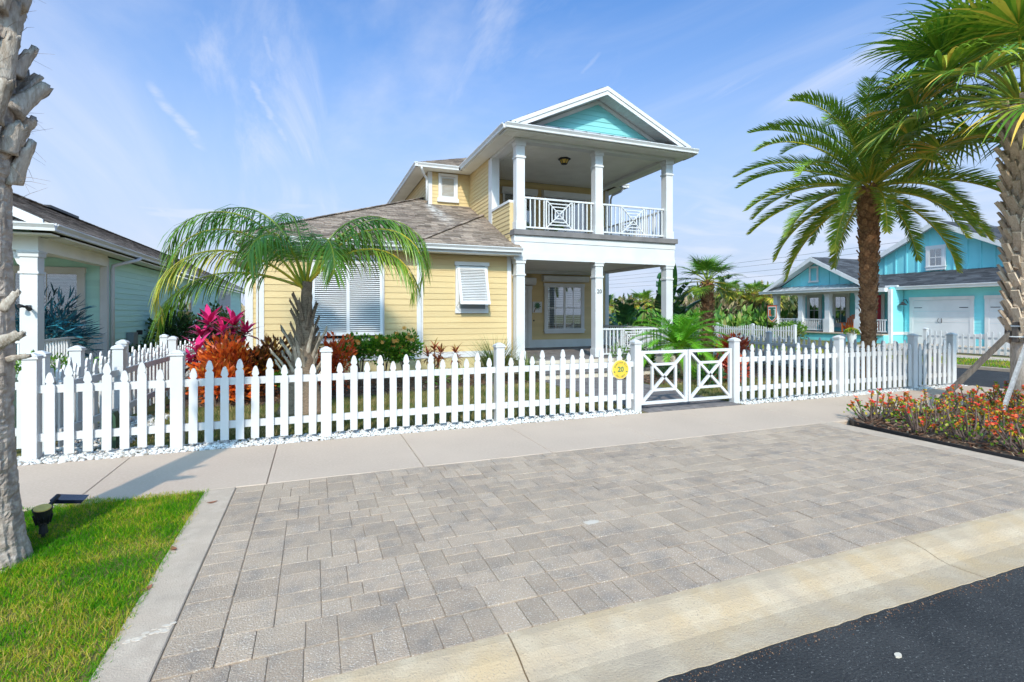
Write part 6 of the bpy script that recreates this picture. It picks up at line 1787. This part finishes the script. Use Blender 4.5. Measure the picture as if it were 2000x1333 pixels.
tuft('clump_grass', 'tall spiky clump grass beside the white porch corner', (3.95, 11.3, 0), 620, 1.12, .34, M['ornamental'], 91)
tuft('clump_grass', 'lower spiky clump grass at the edge of the garden path', (4.72, 11.2, 0), 320, .72, .38, M['ornamental'], 92)
tuft('clump_grass', 'small clump grass leaning over the porch landing', (4.95, 11.9, 0), 200, .62, .42, M['ornamental'], 93)
# right-hand bed behind the gate
shrub('jasmine', 'dark green shrub with white blossoms in front of the porch railing', 'shrub', (8.35, 11.6, 0), (.36, .32, .44), 700, .075, M['hedge'], 101, .5, flowers=(16, .028, M['flag_white']))
shrub('green_shrub', 'small rounded dark green shrub under the pygmy palm', 'shrub', (7.95, 10.1, 0), (.26, .26, .24), 520, .06, M['dark_leaf'], 102, .55)
rosette('bromeliad', 'dark red bromeliad under the pygmy palm fronds', 'plant', (9.5, 10.35, 0), [(0, 0, .32, 1), (.22, .1, .28, .9)], .42, 26, M['brom'], 103, .13, tone=(0, .7))
shrub('croton', 'bright red croton by the right gate post beneath the fan palm', 'shrub', (11.35, 11.6, 0), (.55, .45, .44), 1100, .13, M['brom'], 104, .36, tone=(.2, 1), zmin=.35)
shrub('croton', 'low red croton behind the pickets right of the gate', 'shrub', (8.95, 9.1, 0), (.42, .30, .40), 700, .12, M['brom'], 105, .36, tone=(.1, .9))
tuft('clump_grass', 'loose blue green grass clump behind the right gate leaf', (8.55, 9.75, 0), 260, .62, .62, M['palm_bright'], 106)
shrub('green_shrub', 'blue green low shrub between the gate and the red croton', 'shrub', (8.2, 9.0, 0), (.38, .30, .26), 520, .11, M['strel'], 107, .3)
shrub('arching_shrub', 'grey green arching shrub spilling in front of the lower porch railing', 'shrub', (8.0, 12.2, 0), (.40, .40, .55), 700, .10, M['hedge'], 108, .2, tone=(.2, .8))


# --- giant white bird of paradise
def banana(label, loc, leaves, seed):
    rg = random.Random(seed); t = thing('bird_of_paradise', label, 'plant', loc)
    for (az, e, st, L, w) in leaves:
        az, e = R(az), R(e); mb = MB(); p = Vector(loc); pts = [p.copy()]
        for k in range(6):
            ee = R(88) + (e - R(88)) * (k + 1) / 6; p = p + Vector((math.cos(az) * math.cos(ee), math.sin(az) * math.cos(ee), math.sin(ee))) * st / 6; pts.append(p.copy())
        mb.cur = .9; mb.tube(pts, [.035 - .003 * k for k in range(7)], 6)
        t0 = (pts[-1] - pts[-2]).normalized(); side = Vector((-math.sin(az), math.cos(az), 0)); N_ = 12; q = pts[-1].copy(); ee = math.asin(max(-1, min(1, t0.z)))
        spine = [q.copy()]; ups = []
        for k in range(N_):
            ee -= R(3.2); d = Vector((math.cos(az) * math.cos(ee), math.sin(az) * math.cos(ee), math.sin(ee))); q = q + d * L / N_; spine.append(q.copy()); ups.append(side.cross(d) if side.cross(d).z > 0 else -side.cross(d))
        ups.append(ups[-1])
        W = [w * math.sin(math.pi * min(1, (.08 + .92 * (k / N_)) ** .75)) ** .6 for k in range(N_ + 1)]
        for sg in (-1, 1):
            for k in range(N_):
                if rg.random() < .16: continue
                mb.cur = rg.uniform(.1, .8); g_ = .02 if rg.random() < .4 else 0
                a, b = spine[k], spine[k + 1].lerp(spine[k], g_ * 6)
                u0, u1 = ups[k], ups[k + 1]
                mb.face([a, b, b + side * sg * W[k + 1] * .55 + u1 * W[k + 1] * .30, a + side * sg * W[k] * .55 + u0 * W[k] * .30])
                mb.face([a + side * sg * W[k] * .55 + u0 * W[k] * .30, b + side * sg * W[k + 1] * .55 + u1 * W[k + 1] * .30, b + side * sg * W[k + 1] + u1 * W[k + 1] * .22 + t0 * .05, a + side * sg * W[k] + u0 * W[k] * .22 + t0 * .05])
        mb.build('leaf', M['strel'], t, fixn=False)
    return t


rg = random.Random(5)
banana('broad leaved bird of paradise plant seen between the porch columns', (12.4, 18.7, -.1), [(200 + rg.uniform(-20, 20) + k * 45, 82 - k * 6, 1.15 + .1 * rg.random(), 1.25, .30) for k in range(8)], 1)
banana('tall bird of paradise plant behind the last porch column', (12.2, 15.6, -.1), [(250, 88, 2.1, 1.6, .36), (70, 86, 1.9, 1.5, .34), (330, 66, 1.2, 1.5, .42), (285, 58, .9, 1.4, .40), (345, 74, 1.5, 1.5, .38), (220, 74, 1.3, 1.4, .34), (30, 60, 1.2, 1.4, .36), (300, 80, 1.6, 1.5, .38), (265, 68, 1.0, 1.3, .36)], 2)
banana('partly hidden bird of paradise plant right behind the house corner', (11.75, 19.6, -.1), [(160, 86, 2.2, 1.3, .30), (200, 80, 1.6, 1.2, .30), (230, 70, 1.2, 1.2, .30), (20, 80, 1.5, 1.2, .28)], 3)
# --- crown of thorns bed
def thorn_bush(loc, seed, label, group):
    rg = random.Random(seed); t = thing('crown_of_thorns', label, 'shrub', loc, group); tips = []
    for k in range(18):
        a = rg.uniform(0, 6.283); r = rg.uniform(.02, .14); e = R(rg.uniform(26, 78)); L = rg.uniform(.20, .46)
        p = Vector((loc[0] + r * math.cos(a), loc[1] + r * math.sin(a), loc[2] - .02)); d = Vector((math.cos(a) * math.cos(e), math.sin(a) * math.cos(e), math.sin(e)))
        m_ = p + d * L * .5 + Vector((rg.uniform(-.03, .03), rg.uniform(-.03, .03), 0)); q = p + d * L * .85 + Vector((0, 0, L * .18)); tips.append((q, (q - m_).normalized()))
        mb = MB().tube([p, m_, q], [.011, .0095, .008], 6)
        for j in range(5):
            f = (j + .5) / 5; s = p.lerp(q, f); an = rg.uniform(0, 6.28); mb.tube([s, s + Vector((math.cos(an) * .022, math.sin(an) * .022, .006))], [.003, .0005], 3, False)
        mb.build('stem', M['thorn_stem'], t)
    rsd = np.random.RandomState(seed)
    P_, D_ = [], []
    for q, d in tips:
        for j in range(9): P_.append(q - d * rg.uniform(0, .07)); D_.append(d * .5 + Vector((rg.uniform(-1, 1), rg.uniform(-1, 1), rg.uniform(-.2, .5))))
    for j in range(70):
        a = rg.uniform(0, 6.28); r = .36 * rg.random() ** .5; P_.append(Vector((loc[0] + r * math.cos(a), loc[1] + r * math.sin(a), loc[2] + rg.uniform(.03, .20)))); D_.append(Vector((math.cos(a) * .6 + rg.uniform(-.5, .5), math.sin(a) * .6 + rg.uniform(-.5, .5), rg.uniform(.2, 1))))
    n = len(P_); sz = rsd.uniform(.030, .058, n)
    tone = np.clip(np.concatenate([rsd.uniform(.35, 1.0, n - 70), rsd.uniform(.1, .75, 70)]), 0, 1)
    scatter('leaves', M['thorn_leaf'], LEAF_V, LEAF_F, np.array([tuple(p) for p in P_], np.float32), face_rots(np.array([tuple(d) for d in D_]), rsd), np.stack([sz * .72, sz * .6, sz], 1).astype(np.float32), tone, t)
    fp, fd = [], []
    for q, d in tips:
        if rg.random() < .8:
            for j in range(rg.randint(3, 7)): fp.append(tuple(q + Vector((rg.uniform(-.03, .03), rg.uniform(-.03, .03), rg.uniform(.005, .04))))); fd.append((rg.uniform(-.6, .6), rg.uniform(-.9, .3), 1))
    n = len(fp); FLW = scatter('flowers', M['thorn_flower'], DISC_V, DISC_F, np.array(fp, np.float32), face_rots(np.array(fd), rsd), rsd.uniform(.024, .042, n).astype(np.float32), rsd.uniform(0, 1, n), t); stuff(FLW)
    return t


TB = 'red flowering crown of thorns bush in the mulch bed beside the pavers'
TG = 'crown of thorns bushes in the right bed'
protos = []
rg = random.Random(61)
spots = [(7.75, 5.0), (7.55, 4.45)]
yv = 2.75
cells = []
for ix in range(11):
    for iy in range(5):
        x = 7.60 + ix * .50 + rg.uniform(-.16, .16); y_ = 2.75 + iy * .58 + rg.uniform(-.16, .16)
        if x < 7.45 + max(0, y_ - 4.5) * .3: continue
        if rg.random() < .12 or (x < 8.6 and y_ < 3.2): continue
        cells.append((x, y_))
for i, (x, y_) in enumerate(cells):
    if i < 4: protos.append(thorn_bush((x, y_, .01), 700 + i, TB, TG))
    else: copy_tree(protos[i % 4], (x, y_, .01), rg.uniform(0, 6.28), rg.uniform(.65, 1.05))
for k, (x, y_, r) in enumerate(((10.55, 4.2, .10),)):
    mb = MB().tube([(x, y_, -.05), (x, y_, .05), (x, y_, .10)], [r * 1.1, r, r * .3], 9); tag(mb.build('garden_stone', M['cream'], smooth=True), 'single pale rounded stone among the red flowers', 'stone')

# --- planting by the mint house
shrub('hedge_bush', 'clipped green hedge in front of the mint house porch', 'hedge', (-4.55, 11.6, 0), (1.1, .5, .62), 2200, .07, M['hedge'], 111, .5, lobes=16)
shrub('hedge_bush', 'small green bush between the porch post and the side fence', 'shrub', (-3.95, 13.3, 0), (.4, .4, .5), 700, .07, M['hedge'], 112, .5)
shrub('bamboo_plant', 'teal leaved bamboo like plant on the mint house porch', 'plant', (-5.95, 15.2, .32), (.85, .60, 1.20), 1500, .30, M['teal_leaf'], 113, .11, tmpl='long', lobes=18, up=.1, stems=12)
shrub('dark_shrub', 'tall dark green shrub against the mint wall beyond the side fence', 'shrub', (-4.4, 20.5, 0), (.9, .9, 1.25), 1600, .16, M['dark_leaf'], 114, .5, lobes=14)
shrub('dark_shrub', 'low dark shrub below the window of the mint house', 'shrub', (-4.5, 17.4, 0), (.6, .7, .55), 900, .12, M['dark_leaf'], 115, .5)
shrub('dark_shrub', 'dark green shrub far back between the two houses', 'shrub', (-3.7, 24.5, 0), (1.0, 1.0, 1.3), 1400, .2, M['dark_leaf'], 116, .5)
shrub('hedge_bush', 'green hedge in front of the turquoise house porch', 'hedge', (26.4, 22.3, .03), (.8, 1.3, .72), 1500, .14, M['hedge'], 117, .5, lobes=14)
shrub('low_shrub', 'brownish low shrub at the foot of the turquoise house hedge', 'shrub', (25.4, 21.2, .03), (.5, .9, .42), 600, .12, M['scrub'], 118, .5)
t = thing('flower_pot', 'white planter with yellow green flowers before the turquoise house porch', 'planter', (26.6, 18.75, .03))
MB().tube([(26.6, 18.75, .0), (26.6, 18.75, .46), (26.6, 18.75, .50)], [.16, .25, .26], 16).build('pot', M['white'], t)
rsd = np.random.RandomState(9); v = rsd.normal(size=(260, 3)); v /= np.linalg.norm(v, axis=1, keepdims=True); v[:, 2] = np.abs(v[:, 2])
scatter('flowers', M['thorn_leaf'], LEAF_V, LEAF_F, (v * np.array([.30, .30, .24]) + np.array([26.6, 18.75, .52])).astype(np.float32), face_rots(v, rsd), np.full(260, .09, np.float32), rsd.uniform(.1, .8, 260), t)

# ------------------------------------------------------------------ dune scrub behind the houses, one far mass
def mounds(name, label, mat, specs, seed, leaf_sz, per):
    rsd = np.random.RandomState(seed); PP, DD = [], []
    for (ang, dist, r, h) in specs:
        c = np.array([dist * math.sin(R(ang)), dist * math.cos(R(ang)), -.2]); n = int(per * r)
        v = rsd.normal(size=(n, 3)); v /= np.linalg.norm(v, axis=1, keepdims=True); v[:, 2] = np.abs(v[:, 2])
        bump = 1 + .22 * np.sin(v[:, 0] * 9 + dist) * np.cos(v[:, 1] * 8 + ang)
        PP.append(c + v * np.array([r, r, h]) * (rsd.uniform(.75, 1.03, (n, 1)) * bump[:, None])); DD.append(v + rsd.normal(size=(n, 3)) * .5 + np.array([0, 0, .5]))
    p, d = np.concatenate(PP), np.concatenate(DD); n = len(p); s = leaf_sz * rsd.uniform(.6, 1.4, n)
    return stuff(tag(scatter(name, mat, LONG_V, LONG_F, p.astype(np.float32), face_rots(d, rsd), np.stack([s * .34, s * .6, s], 1).astype(np.float32), rsd.uniform(0, 1, n), None), label, 'scrub'))


rg = random.Random(77)
sp = []
for k in range(60):
    ang = 26 + k * .62 + rg.uniform(-.3, .3); d = rg.uniform(44, 62)
    top = (2.55 if ang < 41 else 3.35 if ang < 48 else 2.9) + rg.uniform(-.35, .35)
    sp.append((ang, d, rg.uniform(1.5, 2.8), top * d / 52))
mounds('dune_scrub', 'mixed olive dune scrub in the distance', M['scrub'], sp, 1, .62, 300)
sp = [(24 + k * .78 + rg.uniform(-.4, .4), rg.uniform(36, 43), rg.uniform(1.2, 2.0), rg.uniform(1.2, 1.75)) for k in range(32)]
mounds('green_scrub', 'low green saw palmetto in front of the dune scrub', M['scrub_green'], sp, 2, .60, 300)
sp = [(25 + k * 1.65 + rg.uniform(-1, 1), rg.uniform(40, 47), rg.uniform(1.0, 1.6), rg.uniform(1.6, 2.7)) for k in range(15)]
mounds('brown_scrub', 'dry brown scrub among the dune bushes', M['scrub_brown'], sp, 3, .5, 260)
sp = [(-40 + k * 1.6, rg.uniform(58, 75), rg.uniform(2, 3), rg.uniform(1.8, 2.4)) for k in range(42)]
mounds('far_scrub', 'distant low scrub behind the houses', M['scrub'], sp, 4, .8, 140)
# palmetto crowns standing out of the scrub
for k, (ang, d, h) in enumerate(((31.5, 40, 2.5), (44.3, 46, 3.8), (46.4, 47, 3.7), (48.0, 45, 3.5), (35.5, 42, 2.9))):
    x, y_ = d * math.sin(R(ang)), d * math.cos(R(ang))
    lab = ('scrub palm seen left between the porch columns', 'scrub palm rising just right of the fan palm', 'tallest scrub palm above the scalloped fence', 'rightmost scrub palm near the turquoise house', 'scrub palm beside the last porch column')[k]
    t = thing('scrub_palm', lab, 'palm', (x, y_, -.1), 'scrub palms on the dune')
    MB().tube([(x, y_, -.1), (x, y_, h - .5)], [.22, .2], 10).build('trunk', M['fibre'], t)
    for j in range(24):
        frond_fan((x, y_, h - .5), j * 2.399963, R(80 - 100 * j / 23), .7, R(30), .75, 20, random.Random(900 + k * 30 + j), .45 + .35 * (j / 23), 230, .4, .25, .02, .2).build('frond', M['palm_sabal'], t, fixn=False)
# a small dark pine behind the fan palm
x, y_ = 55 * math.sin(R(43.8)), 55 * math.cos(R(43.8))
t = thing('pine_tree', 'small sparse dark pine behind the fan palm', 'tree', (x, y_, -.1))
MB().tube([(x, y_, -.1), (x + .1, y_, 2.6), (x, y_ + .1, 5.3)], [.14, .1, .03], 8).build('trunk', M['stem'], t)
rsd = np.random.RandomState(12); rg = random.Random(12); PP = []
for k in range(26):
    z = rg.uniform(2.2, 5.2); a = rg.uniform(0, 6.28); L = rg.uniform(.5, 1.25) * (1.15 - (z - 2.2) / 4.2)
    e = Vector((x + L * math.cos(a), y_ + L * math.sin(a), z + .25 * L)); MB().tube([(x + .05, y_ + .05, z), e], [.035, .012], 5).build('branch', M['stem'], t)
    for j in range(26): f = rg.uniform(.35, 1.05); PP.append((x + (e.x - x) * f + rg.uniform(-.16, .16), y_ + (e.y - y_) * f + rg.uniform(-.16, .16), z + (e.z - z) * f + rg.uniform(-.1, .16)))
PP = np.array(PP, np.float32); n = len(PP); s = rsd.uniform(.2, .34, n)
scatter('crown', M['dark_leaf'], LEAF_V, LEAF_F, PP, rots(n, rsd, 1.6), np.stack([s * .5, s * .5, s], 1).astype(np.float32), rsd.uniform(0, 1, n), t)
# fallen leaves on the concrete band
for k, (x, y_, a) in enumerate(((-.80, 4.93, .4), (-.885, 4.05, 2.0), (-.90, 3.52, 1.2))):
    q = MB(); L_ = .045; q.add([(x + L_ * math.cos(a + b) * r, y_ + L_ * math.sin(a + b) * r, z) for b, r, z in ((0, 1, .012), (.9, .5, .006), (2.2, .5, .008), (3.14, 1, .018), (4.1, .5, .005), (5.4, .5, .007))], [(0, 1, 5), (1, 2, 4, 5), (2, 3, 4)])
    tag(q.build('fallen_leaf', M['dryleaf']), ('curled brown leaf nearest the sidewalk on the concrete band', 'brown leaf halfway along the edge of the grass', 'brown leaf nearest the camera on the concrete band')[k], 'leaf')
